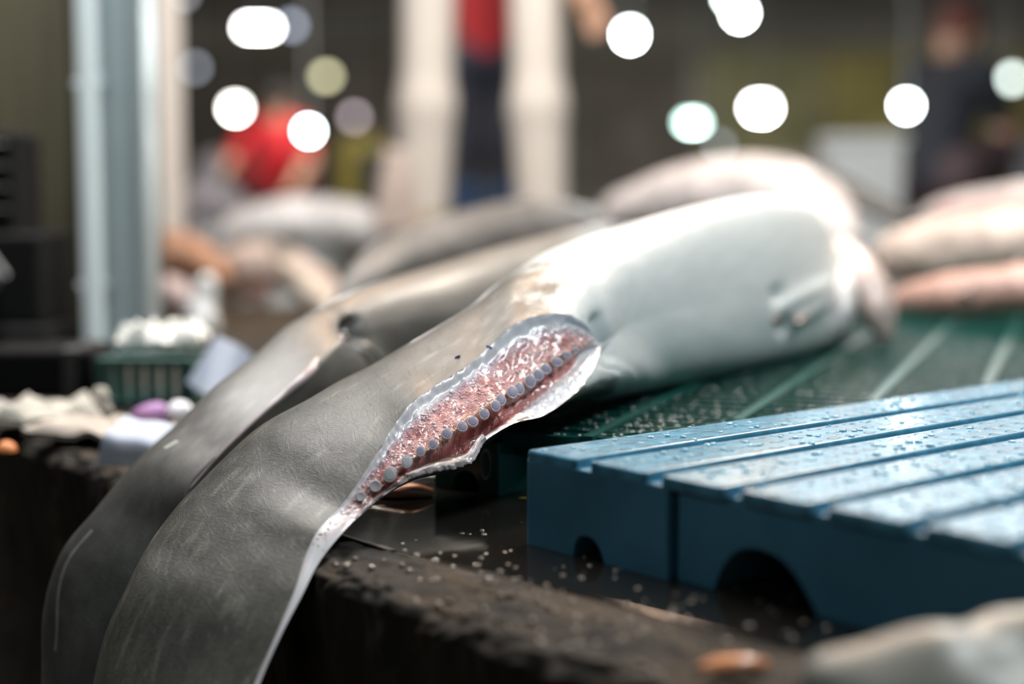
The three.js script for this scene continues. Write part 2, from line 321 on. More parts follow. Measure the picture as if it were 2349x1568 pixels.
for (const [px, py, D, hw, hh, c, b, label, kind] of FAR) {
  const p = at(px, py, D), k = D / F, t = thing('hanging_lamp', label, 'lamp');
  t.position.copy(p);
  const rx = hw * k, ry = hh * k;
  const g = kind === 'strip' ? new THREE.CapsuleGeometry(ry, Math.max(0.01, 2 * (rx - ry)), 6, 14).rotateZ(Math.PI / 2) : new THREE.SphereGeometry(1, 18, 12).scale(rx, ry, rx);
  const glow = part(t, 'lamp_globe', g, new THREE.MeshStandardMaterial({ color: 0x777777, emissive: new THREE.Color(...c), emissiveIntensity: b }));
  part(t, 'cap', new THREE.CylinderGeometry(rx * 0.4, rx * 0.6, ry * 0.5, 12).translate(0, ry * 1.1, 0), housing);
  part(t, 'cord', new THREE.CylinderGeometry(0.008, 0.008, HT - p.y, 6).translate(0, (HT - p.y) / 2 + ry, 0), housing);
  if (b >= 12) { const l = new THREE.PointLight(new THREE.Color(...c), Math.min(b * 1.2, b * rx * ry * (D < 12 ? 15 : 80)), 0, 2); l.position.set(0, -ry - 0.05, ry); l.castShadow = true; l.shadow.radius = 3; t.add(l); }
}

// ------------------------------------------------------------------ the near shark with the cut tail
// stations from the hanging tail to the head: L upper-left edge, U and V the upper and lower edge of the cut, B the underside; each [px, py, distance]; f front bulge, g back bulge
const ST = [
  [[150, 1950, 1.10], [420, 1950, 0.99], [428, 1955, 0.985], [428, 1955, 0.99], 0.010, 0.008],
  [[196, 1690, 1.13], [535, 1710, 1.02], [543, 1714, 1.015], [543, 1714, 1.02], 0.014, 0.010],
  [[238, 1475, 1.16], [584, 1568, 1.05], [593, 1572, 1.045], [593, 1572, 1.05], 0.017, 0.010],
  [[299, 1336, 1.18], [635, 1450, 1.07], [645, 1455, 1.065], [645, 1455, 1.07], 0.019, 0.010],
  [[343, 1253, 1.21], [675, 1355, 1.09], [692, 1366, 1.085], [692, 1366, 1.09], 0.020, 0.010],
  [[405, 1170, 1.235], [701, 1275, 1.115], [727, 1297, 1.105], [727, 1297, 1.11], 0.021, 0.008],
  [[454, 1120, 1.25], [729, 1218, 1.13], [764, 1246, 1.12], [764, 1246, 1.125], 0.022, 0.008],
  [[531, 1043, 1.27], [778, 1164, 1.15], [818, 1188, 1.14], [818, 1188, 1.15], 0.023, 0.010],
  [[603, 982, 1.285], [824, 1102, 1.165], [876, 1139, 1.16], [876, 1139, 1.17], 0.024, 0.012],
  [[704, 928, 1.30], [869, 1031, 1.185], [945, 1097, 1.165], [945, 1097, 1.20], 0.026, 0.016],
  [[778, 886, 1.32], [903, 977, 1.205], [1013, 1074, 1.175], [1013, 1074, 1.215], 0.027, 0.022],
  [[850, 850, 1.335], [944, 924, 1.225], [1077, 1056, 1.19], [1080, 1054, 1.24], 0.028, 0.028],
  [[940, 795, 1.36], [998, 886, 1.25], [1112, 1012, 1.21], [1120, 1008, 1.28], 0.030, 0.034],
  [[1015, 747, 1.385], [1068, 841, 1.275], [1180, 971, 1.235], [1198, 962, 1.34], 0.034, 0.040],
  [[1077, 704, 1.41], [1118, 799, 1.30], [1247, 953, 1.265], [1268, 945, 1.39], 0.040, 0.046],
  [[1135, 654, 1.44], [1189, 739, 1.33], [1313, 907, 1.30], [1338, 922, 1.44], 0.050, 0.052],
  [[1190, 618, 1.465], [1280, 718, 1.355], [1350, 865, 1.335], [1385, 916, 1.49], 0.062, 0.058],
  [[1240, 588, 1.49], [1342, 742, 1.38], [1371, 822, 1.372], [1415, 911, 1.53], 0.072, 0.066],
  [[1285, 565, 1.515], [1384, 790, 1.402], [1384, 790, 1.402], [1440, 906, 1.56], 0.078, 0.072],
  [[1370, 535, 1.57], [1440, 745, 1.47], [1440, 745, 1.47], [1500, 893, 1.61], 0.084, 0.078],
  [[1480, 503, 1.66], [1540, 715, 1.56], [1540, 715, 1.56], [1600, 872, 1.69], 0.088, 0.085],
  [[1610, 470, 1.79], [1675, 680, 1.70], [1675, 680, 1.70], [1735, 842, 1.82], 0.092, 0.09],
  [[1740, 450, 1.95], [1810, 650, 1.86], [1810, 650, 1.86], [1850, 812, 1.97], 0.095, 0.095],
  [[1825, 462, 2.10], [1905, 640, 2.03], [1905, 640, 2.03], [1915, 784, 2.11], 0.09, 0.09],
  [[1845, 470, 2.25], [1945, 620, 2.22], [1945, 620, 2.22], [1925, 752, 2.25], 0.08, 0.09],
  [[1800, 470, 2.5], [1910, 590, 2.5], [1910, 590, 2.5], [1880, 722, 2.5], 0.08, 0.09],
  [[1720, 480, 2.75], [1810, 580, 2.75], [1810, 580, 2.75], [1780, 695, 2.75], 0.06, 0.07],
  [[1660, 540, 2.95], [1690, 590, 2.95], [1690, 590, 2.95], [1680, 640, 2.95], 0.02, 0.02],
];
function buildLoft(stations, rows, nA1, nA2, nA3, groove) {
  const flat = stations.map(s => { const o = []; for (let k = 0; k < 4; k++) { const p = at(...s[k]); o.push(p.x, p.y, p.z); } o.push(s[4], s[5]); return o; });
  const R = []; let prevN = null;
  for (let i = 0; i < rows; i++) {
    const s = (stations.length - 1) * i / (rows - 1), a = sampleList(flat, s);
    const g = k => V3(a[k * 3], a[k * 3 + 1], a[k * 3 + 2]);
    R.push({ s, L: g(0), U: g(1), V: g(2), B: g(3), f: a[12], g: a[13] });
  }
  R.forEach((r, i) => {
    const p = R[Math.max(0, i - 2)], q = R[Math.min(rows - 1, i + 2)];
    const T = V3().addVectors(q.L, q.B).sub(p.L).sub(p.B).normalize(), C = V3().subVectors(r.B, r.L);
    const n = V3().crossVectors(T, C).normalize();
    if (prevN ? n.dot(prevN) < 0 : n.z < 0) n.negate();
    prevN = r.n = n;
    r.out = [];
    const bez = (P0, P1, P2, P3, m, first) => { for (let k = first ? 0 : 1; k <= m; k++) { const t = k / m, u = 1 - t; r.out.push(V3().addScaledVector(P0, u * u * u).addScaledVector(P1, 3 * u * u * t).addScaledVector(P2, 3 * u * t * t).addScaledVector(P3, t * t * t)); } };
    const VB = V3().subVectors(r.B, r.V), tiny = VB.length(), f2 = Math.min(r.f, tiny * 0.6);
    const mid = V3().addVectors(r.L, r.B).multiplyScalar(0.5), fa = Math.max(0.004, V3().subVectors(r.U, mid).dot(n)), tr = sstep(0.07, 0.002, r.U.distanceTo(r.V)) * (r.f > 0.03 ? 1 : 0);
    const VBp = VB.clone().addScaledVector(n, -VB.dot(n));
    bez(r.V, r.V.clone().addScaledVector(VB, 0.45 * (1 - tr)).addScaledVector(n, 0.45 * f2 * (1 - tr)).addScaledVector(VBp, 0.5 * tr), r.B.clone().addScaledVector(n, lerp(0.5 * f2, 0.55 * fa, tr)), r.B, nA2, true);
    bez(r.B, r.B.clone().addScaledVector(n, -1.33 * r.g), r.L.clone().addScaledVector(n, -1.33 * r.g), r.L, nA3, false);
    const LU = V3().subVectors(r.L, r.U);
    const LUp = LU.clone().addScaledVector(n, -LU.dot(n));
    bez(r.L, r.L.clone().addScaledVector(n, lerp(0.8 * r.f, 0.55 * fa, tr)), r.U.clone().addScaledVector(LU, 0.45 * (1 - tr)).addScaledVector(n, 0.2 * r.f * (1 - tr)).addScaledVector(LUp, 0.5 * tr), r.U, nA1, false);
  });
  const cols = R[0].out.length;
  if (groove) R.forEach(r => r.out.forEach((p, j) => groove(p, r, j, cols)));
  const geo = grid(rows, cols, (i, j) => ({ p: R[i].out[j], u: i / (rows - 1), v: j / (cols - 1) }));
  const nn = geo.attributes.normal;
  R.forEach((r, i) => {
    if (r.U.distanceTo(r.V) > 1e-3) return;
    const a = i * cols, b = a + cols - 1, v = V3(nn.getX(a) + nn.getX(b), nn.getY(a) + nn.getY(b), nn.getZ(a) + nn.getZ(b)).normalize();
    nn.setXYZ(a, v.x, v.y, v.z); nn.setXYZ(b, v.x, v.y, v.z);
  });
  return { geo, R, cols };
}
// normals must face outwards: flip when the front points away from the camera
function faceOut(geo, sampleIndex, dir) {
  const n = geo.attributes.normal;
  if (n.getX(sampleIndex) * dir.x + n.getY(sampleIndex) * dir.y + n.getZ(sampleIndex) * dir.z < 0) {
    const id = geo.index.array; for (let i = 0; i < id.length; i += 3) { const t = id[i]; id[i] = id[i + 1]; id[i + 1] = t; }
    for (let i = 0; i < n.array.length; i++) n.array[i] = -n.array[i];
  }
  return geo;
}
const N1 = 44, N2 = 24, N3 = 36, NS = ST.length - 1;
const pit0 = at(1368, 735, 1.41), pit1 = at(1398, 835, 1.43);
const segDist = (p, a, b) => { const d = V3().subVectors(b, a), t = clamp(V3().subVectors(p, a).dot(d) / d.lengthSq()); return p.distanceTo(a.clone().addScaledVector(d, t)); };
const ventHoles = [at(1762, 668, 1.89), at(1780, 738, 1.89)], ventRidge = [[at(1790, 690, 1.88), at(1900, 655, 1.98)], [at(1800, 735, 1.88), at(1895, 690, 1.98)]];
const L1 = buildLoft(ST, 420, N1, N2, N3, (p, r, j, cols) => {
  if (r.s > 16.5 && r.s < 20) {   // the crease in front of the tail
    const q = V3(p.x, p.y, p.z), d = segDist(V3(q.x, q.y, -1.42), V3(pit0.x, pit0.y, -1.42), V3(pit1.x, pit1.y, -1.42));
    if (j > cols - N1 || j < N2) p.addScaledVector(r.n, -0.010 * Math.exp(-((d / 0.0055) ** 2)));
  }
  if (r.s > 20 && (j > cols - N1 || j < N2)) {
    for (const h of ventHoles) { const e = V3(p.x - h.x, p.y - h.y, 0).length(); p.addScaledVector(r.n, -0.014 * Math.exp(-((e / 0.009) ** 2))); }
    for (const [a, b] of ventRidge) { const d = segDist(V3(p.x, p.y, 0), V3(a.x, a.y, 0), V3(b.x, b.y, 0)); p.addScaledVector(r.n, 0.009 * Math.exp(-((d / 0.010) ** 2))); }
  }
});
faceOut(L1.geo, 60 * L1.cols + L1.cols - 20, V3(0, 0, 1));
const skinTex = tex(2048, 1024, (u, v) => {
  const s = u * NS, j = v * (L1.cols - 1);
  let k = 0.325 + 0.11 * fbm(s * 1.2, v * 9, 3, 4) + 0.07 * fbm(s * 2.5, v * 60, 8, 3) + 0.05 * noise(s * 30, v * 110, 1);
  const streak = Math.max(0, fbm(s * 0.9 + 4, v * 34, 6, 3) - 0.12); k += 0.5 * streak;
  const wr = noise(s * 16 + 2 * noise(s * 3, v * 12), v * 16, 9); if (s > 8 && s < 14) k -= 0.10 * sstep(0.3, 0.5, wr);
  let c = [k * 1.02, k * 1.0, k * 0.93];
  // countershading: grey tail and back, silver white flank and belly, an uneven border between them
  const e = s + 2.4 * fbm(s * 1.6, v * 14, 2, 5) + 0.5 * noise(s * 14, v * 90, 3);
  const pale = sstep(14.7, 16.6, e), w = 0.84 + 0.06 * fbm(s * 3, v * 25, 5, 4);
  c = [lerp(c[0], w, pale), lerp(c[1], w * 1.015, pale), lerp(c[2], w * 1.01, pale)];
  // small specks and scratches
  const sc = noise(s * 5, v * 140, 12); if (s < 9 && sc > 0.52) c = c.map(x => x + 0.10);
  const sp = noise(s * 38, v * 150, 22); if (sp > 0.60 && s < 16) c = c.map(x => x * 0.72);
  return c;
}, true, false);
const skinBump = tex(512, 512, (u, v) => grey(0.5 + 0.5 * tile(u, v, 60, 2, 1) + 0.4 * tile(u, v, 12, 3, 8)), false);
skinBump.repeat.set(26, 9);
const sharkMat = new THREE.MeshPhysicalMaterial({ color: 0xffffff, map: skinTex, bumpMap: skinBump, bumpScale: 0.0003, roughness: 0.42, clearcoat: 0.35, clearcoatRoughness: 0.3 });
const shark = thing('shark', 'grey shark with a long pink cut down its drooping tail and a silver white belly', 'shark');
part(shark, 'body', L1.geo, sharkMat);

// the cut: flesh between the edges U and V
const cutRows = L1.R.filter(r => r.U.distanceTo(r.V) > 0.0008);
const CN = 40;
const sOf = i => cutRows[i].s;
// depth of the face below the plane of its edges, in metres
function cutDepth(s, w) {
  const big = sstep(6, 9.5, s) * sstep(17.9, 16.6, s), open = sstep(8.5, 10.5, s) * sstep(13.5, 12.4, s);
  let d = 0.004 * big * sstep(0, 0.12, w) * sstep(1, 0.9, w);
  d += 0.016 * open * sstep(0.6, 0.72, w) * sstep(0.93, 0.78, w);
  d += 0.007 * sstep(12, 13.5, s) * big * sstep(0.58, 0.66, w) * sstep(0.85, 0.76, w);
  d -= 0.0030 * big * fbm(s * 4.5, w * 9, 5, 4);
  return d;
}
function cutPoint(i, w) {
  const r = cutRows[i], q = cutRows[Math.min(cutRows.length - 1, i + 2)], p = cutRows[Math.max(0, i - 2)];
  const P = r.U.clone().lerp(r.V, w), T = V3().addVectors(q.U, q.V).sub(p.U).sub(p.V).normalize();
  const n = V3().crossVectors(T, V3().subVectors(r.V, r.U)).normalize(); if (n.z < 0) n.negate();
  const width = r.U.distanceTo(r.V);
  const rimBulge = 0.10 * width * Math.sin(Math.PI * w) * sstep(8, 4, r.s);
  P.addScaledVector(n, -cutDepth(r.s, w) + rimBulge);
  return { P, n };
}
const cutGeo = faceOut(grid(cutRows.length, CN + 1, (i, j) => ({ p: cutPoint(i, j / CN).P, u: i / (cutRows.length - 1), v: j / CN })), Math.floor(cutRows.length / 2) * (CN + 1) + 10, V3(0, 0, 1));
const cutTex = tex(2048, 512, (u, v) => {
  const s = lerp(cutRows[0].s, cutRows[cutRows.length - 1].s, u), w = v;
  const white = [0.88, 0.87, 0.89], pink = [0.84, 0.62, 0.61], red = [0.70, 0.38, 0.37], tan = [0.72, 0.53, 0.44], lav = [0.72, 0.66, 0.74];
  const mix = (a, b, t) => a.map((x, k) => lerp(x, b[k], clamp(t)));
  const f = fbm(s * 2.2 + w * 2.5, w * 3.5 - s * 1.2, 2, 4), fib = noise(s * 9 + w * 16, w * 2.5 - s, 4), n3 = fbm(s * 6, w * 14, 7, 3);
  const flesh = sstep(5.6, 8.8, s + n3), rimU = 0.15 + 0.05 * noise(s * 2.3, 1) + 0.15 * sstep(14.6, 17.3, s), rimV = 0.92 - 0.17 * sstep(12.6, 14.5, s) - 0.25 * sstep(16, 17.8, s);
  let c = mix(pink, red, 0.5 + 1.5 * f + 0.45 * fib);
  c = mix(c, [0.87, 0.74, 0.72], sstep(0.08, 0.35, n3) * 0.45);
  c = mix(c, lav, sstep(rimU + 0.14, rimU + 0.02, w + 0.05 * n3) * 0.65);
  if (w > 0.5) c = mix(c, tan, sstep(0.48, 0.56, w) * sstep(0.66, 0.6, w) * 0.8);
  c = mix(c, mix(red, [0.5, 0.2, 0.2], 0.5 + f), sstep(0.6, 0.68, w + 0.03 * n3) * sstep(15.8, 14, s) * 0.85);
  c = mix(c, [0.72, 0.45, 0.43], sstep(0.62, 0.7, w) * sstep(12.8, 14.2, s) * 0.7);
  const flap = sstep(0.80, 0.88, w + 0.05 * n3) * sstep(13.2, 12.2, s); c = mix(c, [0.78, 0.68, 0.66], flap);
  c = mix(white, c, flesh);
  c = mix(c, white, sstep(rimU + 0.02, rimU - 0.03, w + 0.02 * n3));
  c = mix(c, white, sstep(rimV - 0.02, rimV + 0.03, w + 0.02 * n3));
  c = mix(c, white, sstep(17.1, 17.5, s + 0.2 * n3));
  if (s < 9 && s > 5.5) c = mix(c, tan, 0.5 * sstep(0.15, 0.35, fbm(s * 2.5, w * 4, 11, 3)) * sstep(0.25, 0.5, w));
  return c;
}, true, false);
const cutBump = tex(2048, 512, (u, v) => {
  const s = lerp(cutRows[0].s, cutRows[cutRows.length - 1].s, u), w = v, inFlesh = sstep(5.8, 8.8, s) * sstep(0.10, 0.2, w) * sstep(0.95, 0.8, w) * sstep(17.3, 16.8, s);
  return grey(0.5 + inFlesh * (0.75 * fbm(u * 420, v * 44, 3, 3) + 0.35 * noise(s * 11 + w * 18, w * 3 - s, 4)) + 0.05 * noise(u * 90, v * 9, 2));
}, false, false);
const cutMat = new THREE.MeshPhysicalMaterial({ color: 0xffffff, map: cutTex, roughness: 0.4, bumpMap: cutBump, bumpScale: 0.0010, clearcoat: 0.8, clearcoatRoughness: 0.14 });
part(shark, 'cut_flesh', cutGeo, cutMat, 'wet pink flesh with white skin rim');
const cl = cutRows.length, iOf = s => Math.max(0, cutRows.findIndex(r => r.s >= s));
// the cut ends of the fin cartilage, one by one along the cut
const z5 = (x, y) => [600 + x * 900 / 2171, 650 + y * 900 / 2171];
const DISCS = [[1740, 372, 15, 10], [1685, 397, 22, 14], [1625, 437, 25, 19], [1572, 479, 23, 22], [1527, 509, 23, 25], [1475, 546, 23, 29], [1428, 578, 22, 28], [1378, 609, 23, 27], [1330, 646, 21, 26], [1282, 686, 20, 24], [1230, 722, 21, 23], [1167, 765, 23, 22], [1103, 803, 22, 22], [1021, 840, 22, 23], [952, 890, 19, 23], [877, 935, 19, 23], [800, 995, 22, 28], [710, 1068, 26, 32], [632, 1122, 24, 24], [550, 1182, 20, 20]];
const ringMat = std(0.66, 0.60, 0.62, 0.4, { clearcoat: 0.5, clearcoatRoughness: 0.15 }), coreMat = std(0.40, 0.35, 0.48, 0.45, { clearcoat: 0.25, clearcoatRoughness: 0.3 });
const ringGeo = new THREE.LatheGeometry([[0, -0.8], [0.9, -0.8], [1.0, -0.2], [1.02, 0.08], [0.95, 0.2], [0.84, 0.22], [0.7, 0.14], [0, 0.1]].map(([x, y]) => new THREE.Vector2(x, y)), 20);
const coreGeo = new THREE.LatheGeometry([[0, 0.0], [0.78, 0.0], [0.79, 0.2], [0.6, 0.25], [0, 0.26]].map(([x, y]) => new THREE.Vector2(x, y)), 18);
for (const [zx, zy, ra, rb] of DISCS) {
  const [px, py] = z5(zx, zy); let best = 1e9, bi = 0, bw = 0;
  for (let i = 0; i < cl; i += 2) for (let w = 0; w <= 1; w += 0.02) { const q = project(cutRows[i].U.clone().lerp(cutRows[i].V, w)), d = (q[0] - px) ** 2 + (q[1] - py) ** 2; if (d < best) { best = d; bi = i; bw = w; } }
  const { n } = cutPoint(bi, bw), P = cutRows[bi].U.clone().lerp(cutRows[bi].V, bw), k = 900 / 2171 * -P.z / F * 1.42;
  const late = sstep(1000, 700, zx);                   // towards the tail they are buried in white skin
  const d = part(shark, 'cartilage_disc', ringGeo, ringMat, 'round white cut cartilage end');
  d.position.copy(P).addScaledVector(n, 0.0008 + 0.001 * late);
  const yAx = n.clone().lerp(V3(0.15, 0.1, 1).normalize(), 0.5).normalize(), xAx = V3().crossVectors(V3(0.18, 1, 0), yAx).normalize(), zAx = V3().crossVectors(xAx, yAx);
  d.quaternion.setFromRotationMatrix(new THREE.Matrix4().makeBasis(xAx, yAx, zAx));
  d.scale.set(ra * k, (ra + rb) / 2 * k, rb * k);
  if (zx > 660) part(d, 'core', coreGeo, zx < 830 ? std(0.66, 0.66, 0.69, 0.3) : coreMat, 'lavender grey cartilage core');
}
// torn flap of skin hanging under the open part of the cut
{
  const a = iOf(8.9), b = iOf(12.0), m = 70, cols = 14;
  const g = grid(m, cols, (i, j) => {
    const k = Math.round(lerp(a, b, i / (m - 1))), r = cutRows[k], t = j / (cols - 1), { n } = cutPoint(k, 0.97);
    const rag = (0.002 + 0.003 * Math.abs(noise(i * 0.3, 7)) + 0.0012 * noise(i * 1.1, 2)) * Math.sin(Math.PI * i / (m - 1));
    const w = V3().subVectors(r.V, r.U).normalize();
    return { p: r.V.clone().addScaledVector(w, -0.006 + t * (0.0065 + rag)).addScaledVector(n, 0.001 + 0.002 * Math.sin(t * 3) + 0.0012 * noise(i * 0.12, t * 2)), u: i / m * 2, v: t };
  });
  part(shark, 'torn_skin_flap', g, std(0.34, 0.29, 0.30, 0.45, { clearcoat: 0.4, clearcoatRoughness: 0.1 }), 'ragged pale strip of skin');
}
// beads of moisture on the cut
{
  const n = 800, im = new THREE.InstancedMesh(new THREE.SphereGeometry(1, 10, 7), std(0.82, 0.68, 0.68, 0.08), n);
  const m = new THREE.Matrix4(), q = new THREE.Quaternion(); let k = 0;
  while (k < n) {
    const s = rr(5.5, 17.4), w = Math.pow(rnd(), 1.15) * 0.44 + 0.15, i = iOf(s); if (i <= 0) continue;
    const dens = 0.25 + 1.5 * fbm(s * 1.7, w * 6, 13, 3) + 0.45 * sstep(12, 16, s); if (rnd() > dens * (s < 8 ? 0.35 : 1)) continue;
    const c = cutPoint(i, w), r = rr(0.0004, 0.0009) * (rnd() < 0.15 ? 1.5 : 1);
    q.setFromUnitVectors(V3(0, 0, 1), c.n); m.compose(c.P.addScaledVector(c.n, r * 0.1), q, V3(r * rr(0.8, 1.5), r * rr(0.8, 1.3), r * 0.7)); im.setMatrixAt(k++, m);
  }
  im.name = 'moisture_beads'; im.userData = { kind: 'stuff', label: 'tiny clear beads of moisture' }; im.castShadow = im.receiveShadow = true; shark.add(im);
}
// the vent and the fins behind it
const ventMat = std(0.42, 0.16, 0.13, 0.3, { clearcoat: 0.8 });
function onLoft(L, px, py) { let best = 1e9, o = null; for (const r of L.R) r.out.forEach((p, k) => { if (k >= N2 && k < N2 + N3) return; const q = project(p), d = (q[0] - px) ** 2 + (q[1] - py) ** 2; if (d < best) { best = d; o = { p, n: r.n }; } }); return o; }
for (const [px, py, a, b] of [[1764, 664, 12, 24], [1778, 738, 15, 9], [1840, 728, 40, 4]]) { const h = onLoft(L1, px, py), k = -h.p.z / F, m = part(shark, 'vent_opening', new THREE.SphereGeometry(1, 16, 10).scale(a * k, b * k, 0.004), ventMat, 'dark red opening'); m.position.copy(h.p); m.quaternion.setFromUnitVectors(V3(0, 0, 1), h.n); if (a === 40) m.rotateZ(0.35); }
const finPink = fishSkin(0.80, 0.62, 0.56), finWhite = fishSkin(0.80, 0.76, 0.76);
const finTube = list => sweep(list.map(([px, py, D, r]) => { const p = at(px, py, D); return [p.x, p.y, p.z, r, r * 0.8]; }), 30, 20);
part(shark, 'pelvic_fin', finTube([[1925, 610, 2.12, 0.012], [1930, 670, 2.06, 0.02], [1915, 735, 2.03, 0.021], [1888, 790, 2.02, 0.008]]), finWhite, 'pale drooping fin lobe');
part(shark, 'pelvic_fin', finTube([[1920, 560, 2.22, 0.02], [1970, 630, 2.16, 0.034], [2010, 710, 2.12, 0.03], [2035, 780, 2.1, 0.01]]), finPink, 'pinkish drooping fin lobe');

for (const [px, py, a, lb] of [[1047, 820, 0.5, 'tiny purple plastic scrap stuck on the grey skin above the cut'], [1122, 797, -0.4, 'tiny purple plastic scrap stuck on the upper rim of the cut']]) { const h = onLoft(L1, px, py), m = single('plastic_scrap', lb, 'scrap', new THREE.IcosahedronGeometry(1, 1).scale(0.003, 0.0012, 0.001), std(0.10, 0.06, 0.2, 0.4)); m.position.copy(h.p).addScaledVector(h.n, 0.0006); m.rotation.z = a; }

// ------------------------------------------------------------------ the second shark, lying along it
const S2 = [
  [[70, 1950, 1.30], [300, 1950, 1.22], [300, 1950, 1.22], [300, 1950, 1.225], 0.008, 0.008],
  [[92, 1700, 1.31], [330, 1710, 1.24], [330, 1710, 1.24], [330, 1710, 1.245], 0.012, 0.010],
  [[97, 1545, 1.32], [350, 1600, 1.26], [350, 1600, 1.26], [350, 1600, 1.265], 0.014, 0.010],
  [[102, 1395, 1.33], [385, 1470, 1.275], [385, 1470, 1.275], [385, 1470, 1.28], 0.016, 0.010],
  [[143, 1265, 1.34], [410, 1350, 1.285], [410, 1350, 1.285], [410, 1350, 1.29], 0.018, 0.010],
  [[221, 1170, 1.35], [425, 1235, 1.295], [425, 1235, 1.295], [425, 1235, 1.30], 0.018, 0.010],
  [[310, 1065, 1.365], [432, 1122, 1.305], [432, 1122, 1.305], [460, 1150, 1.32], 0.018, 0.014],
  [[404, 977, 1.39], [512, 1032, 1.33], [512, 1032, 1.33], [560, 1080, 1.36], 0.018, 0.020],
  [[490, 890, 1.42], [605, 945, 1.36], [605, 945, 1.36], [665, 1010, 1.40], 0.018, 0.026],
  [[587, 812, 1.46], [700, 862, 1.40], [700, 862, 1.40], [770, 945, 1.46], 0.020, 0.034],
  [[647, 757, 1.50], [765, 795, 1.45], [765, 795, 1.45], [835, 900, 1.52], 0.024, 0.040],
  [[700, 724, 1.53], [800, 762, 1.50], [800, 762, 1.50], [865, 880, 1.58], 0.028, 0.044],
  [[765, 690, 1.57], [835, 770, 1.55], [835, 770, 1.55], [905, 875, 1.64], 0.035, 0.046],
  [[860, 650, 1.64], [905, 745, 1.60], [905, 745, 1.60], [970, 860, 1.69], 0.045, 0.046],
  [[1000, 607, 1.76], [1050, 705, 1.70], [1050, 705, 1.70], [1110, 825, 1.80], 0.055, 0.055],
  [[1150, 565, 1.92], [1200, 660, 1.85], [1200, 660, 1.85], [1250, 770, 1.95], 0.065, 0.065],
  [[1300, 530, 2.12], [1345, 620, 2.04], [1345, 620, 2.04], [1390, 725, 2.14], 0.07, 0.07],
  [[1400, 515, 2.4], [1430, 600, 2.33], [1430, 600, 2.33], [1460, 690, 2.4], 0.07, 0.07],
  [[1460, 540, 2.7], [1480, 590, 2.66], [1480, 590, 2.66], [1495, 640, 2.7], 0.03, 0.03],
];
const notch = [at(806, 748, 1.52), at(818, 790, 1.53), at(838, 862, 1.56)];
const L2 = buildLoft(S2, 360, 36, 16, 28, (p, r, j, cols) => {   // the notch where the tail fin begins
  if (r.s < 10.5 || r.s > 14 || (j < cols - 36 && j > 16)) return;
  const k = -1.53 / p.z, q = V3(p.x * k, (p.y - CAM_H) * k, 0), f = v => { const m = -1.53 / v.z; return V3(v.x * m, (v.y - CAM_H) * m, 0); };
  const d = Math.min(segDist(q, f(notch[0]), f(notch[1])), segDist(q, f(notch[1]), f(notch[2])));
  p.addScaledVector(r.n, -0.026 * Math.exp(-((d / 0.0075) ** 2)));
});
faceOut(L2.geo, 60 * L2.cols + L2.cols - 18, V3(0, 0, 1));
const skinTex2 = tex(1024, 512, (u, v) => {
  const s = u * 18, j = v * (L2.cols - 1), front = j > 44 ? (j - 44) / 36 : -1;
  let k = 0.36 + 0.13 * fbm(s * 1.3, v * 8, 31, 4) + 0.06 * fbm(s * 3, v * 50, 38, 3);
  let c = [k, k * 0.97, k * 0.92];
  if (front >= 0) {
    // scratches
    const l1 = Math.abs(front - (0.30 + 0.03 * Math.sin(s * 3))); if (s > 2.4 && s < 4.6 && l1 < 0.014) c = c.map(x => x + 0.25);
    if (Math.abs(s - 6.55) < 0.12 && Math.abs(front - 0.47 - (s - 6.55) * 0.2) < 0.03) c = [0.75, 0.76, 0.72];
  }
  return c;
}, true, false);
const shark2 = thing('shark', 'brown grey shark lying behind the cut shark, its tail hanging over the edge', 'shark');
part(shark2, 'body', L2.geo, new THREE.MeshPhysicalMaterial({ map: skinTex2, bumpMap: skinBump, bumpScale: 0.0003, roughness: 0.42, clearcoat: 0.35, clearcoatRoughness: 0.3 }));
part(shark2, 'cut_rim', sweep([[812, 845, 1.58, 0.0012], [800, 800, 1.53, 0.002], [789, 770, 1.495, 0.003], [745, 812, 1.450, 0.0052], [700, 862, 1.402, 0.0045], [650, 905, 1.38, 0.003], [605, 945, 1.360, 0.0016], [512, 1032, 1.331, 0.0012], [432, 1122, 1.306, 0.001]].map(([px, py, D, r]) => { const p = at(px, py, D); return [p.x, p.y, p.z, r, r]; }), 90, 14), std(0.50, 0.40, 0.41, 0.35, { clearcoat: 0.5, clearcoatRoughness: 0.2 }), 'pinkish cut flesh at the edge of the tail');
{ // two water drops in the notch
  const g = new THREE.SphereGeometry(1, 14, 10), m = std(0.3, 0.33, 0.34, 0.15);
  for (const [px, py, D, r] of [[815, 845, 1.56, 0.0035], [790, 762, 1.48, 0.003], [793, 826, 1.53, 0.003]]) { const d = part(shark2, 'water_drop', g, m, 'clear water drop'); d.position.copy(at(px, py, D)); d.scale.setScalar(r); }
}

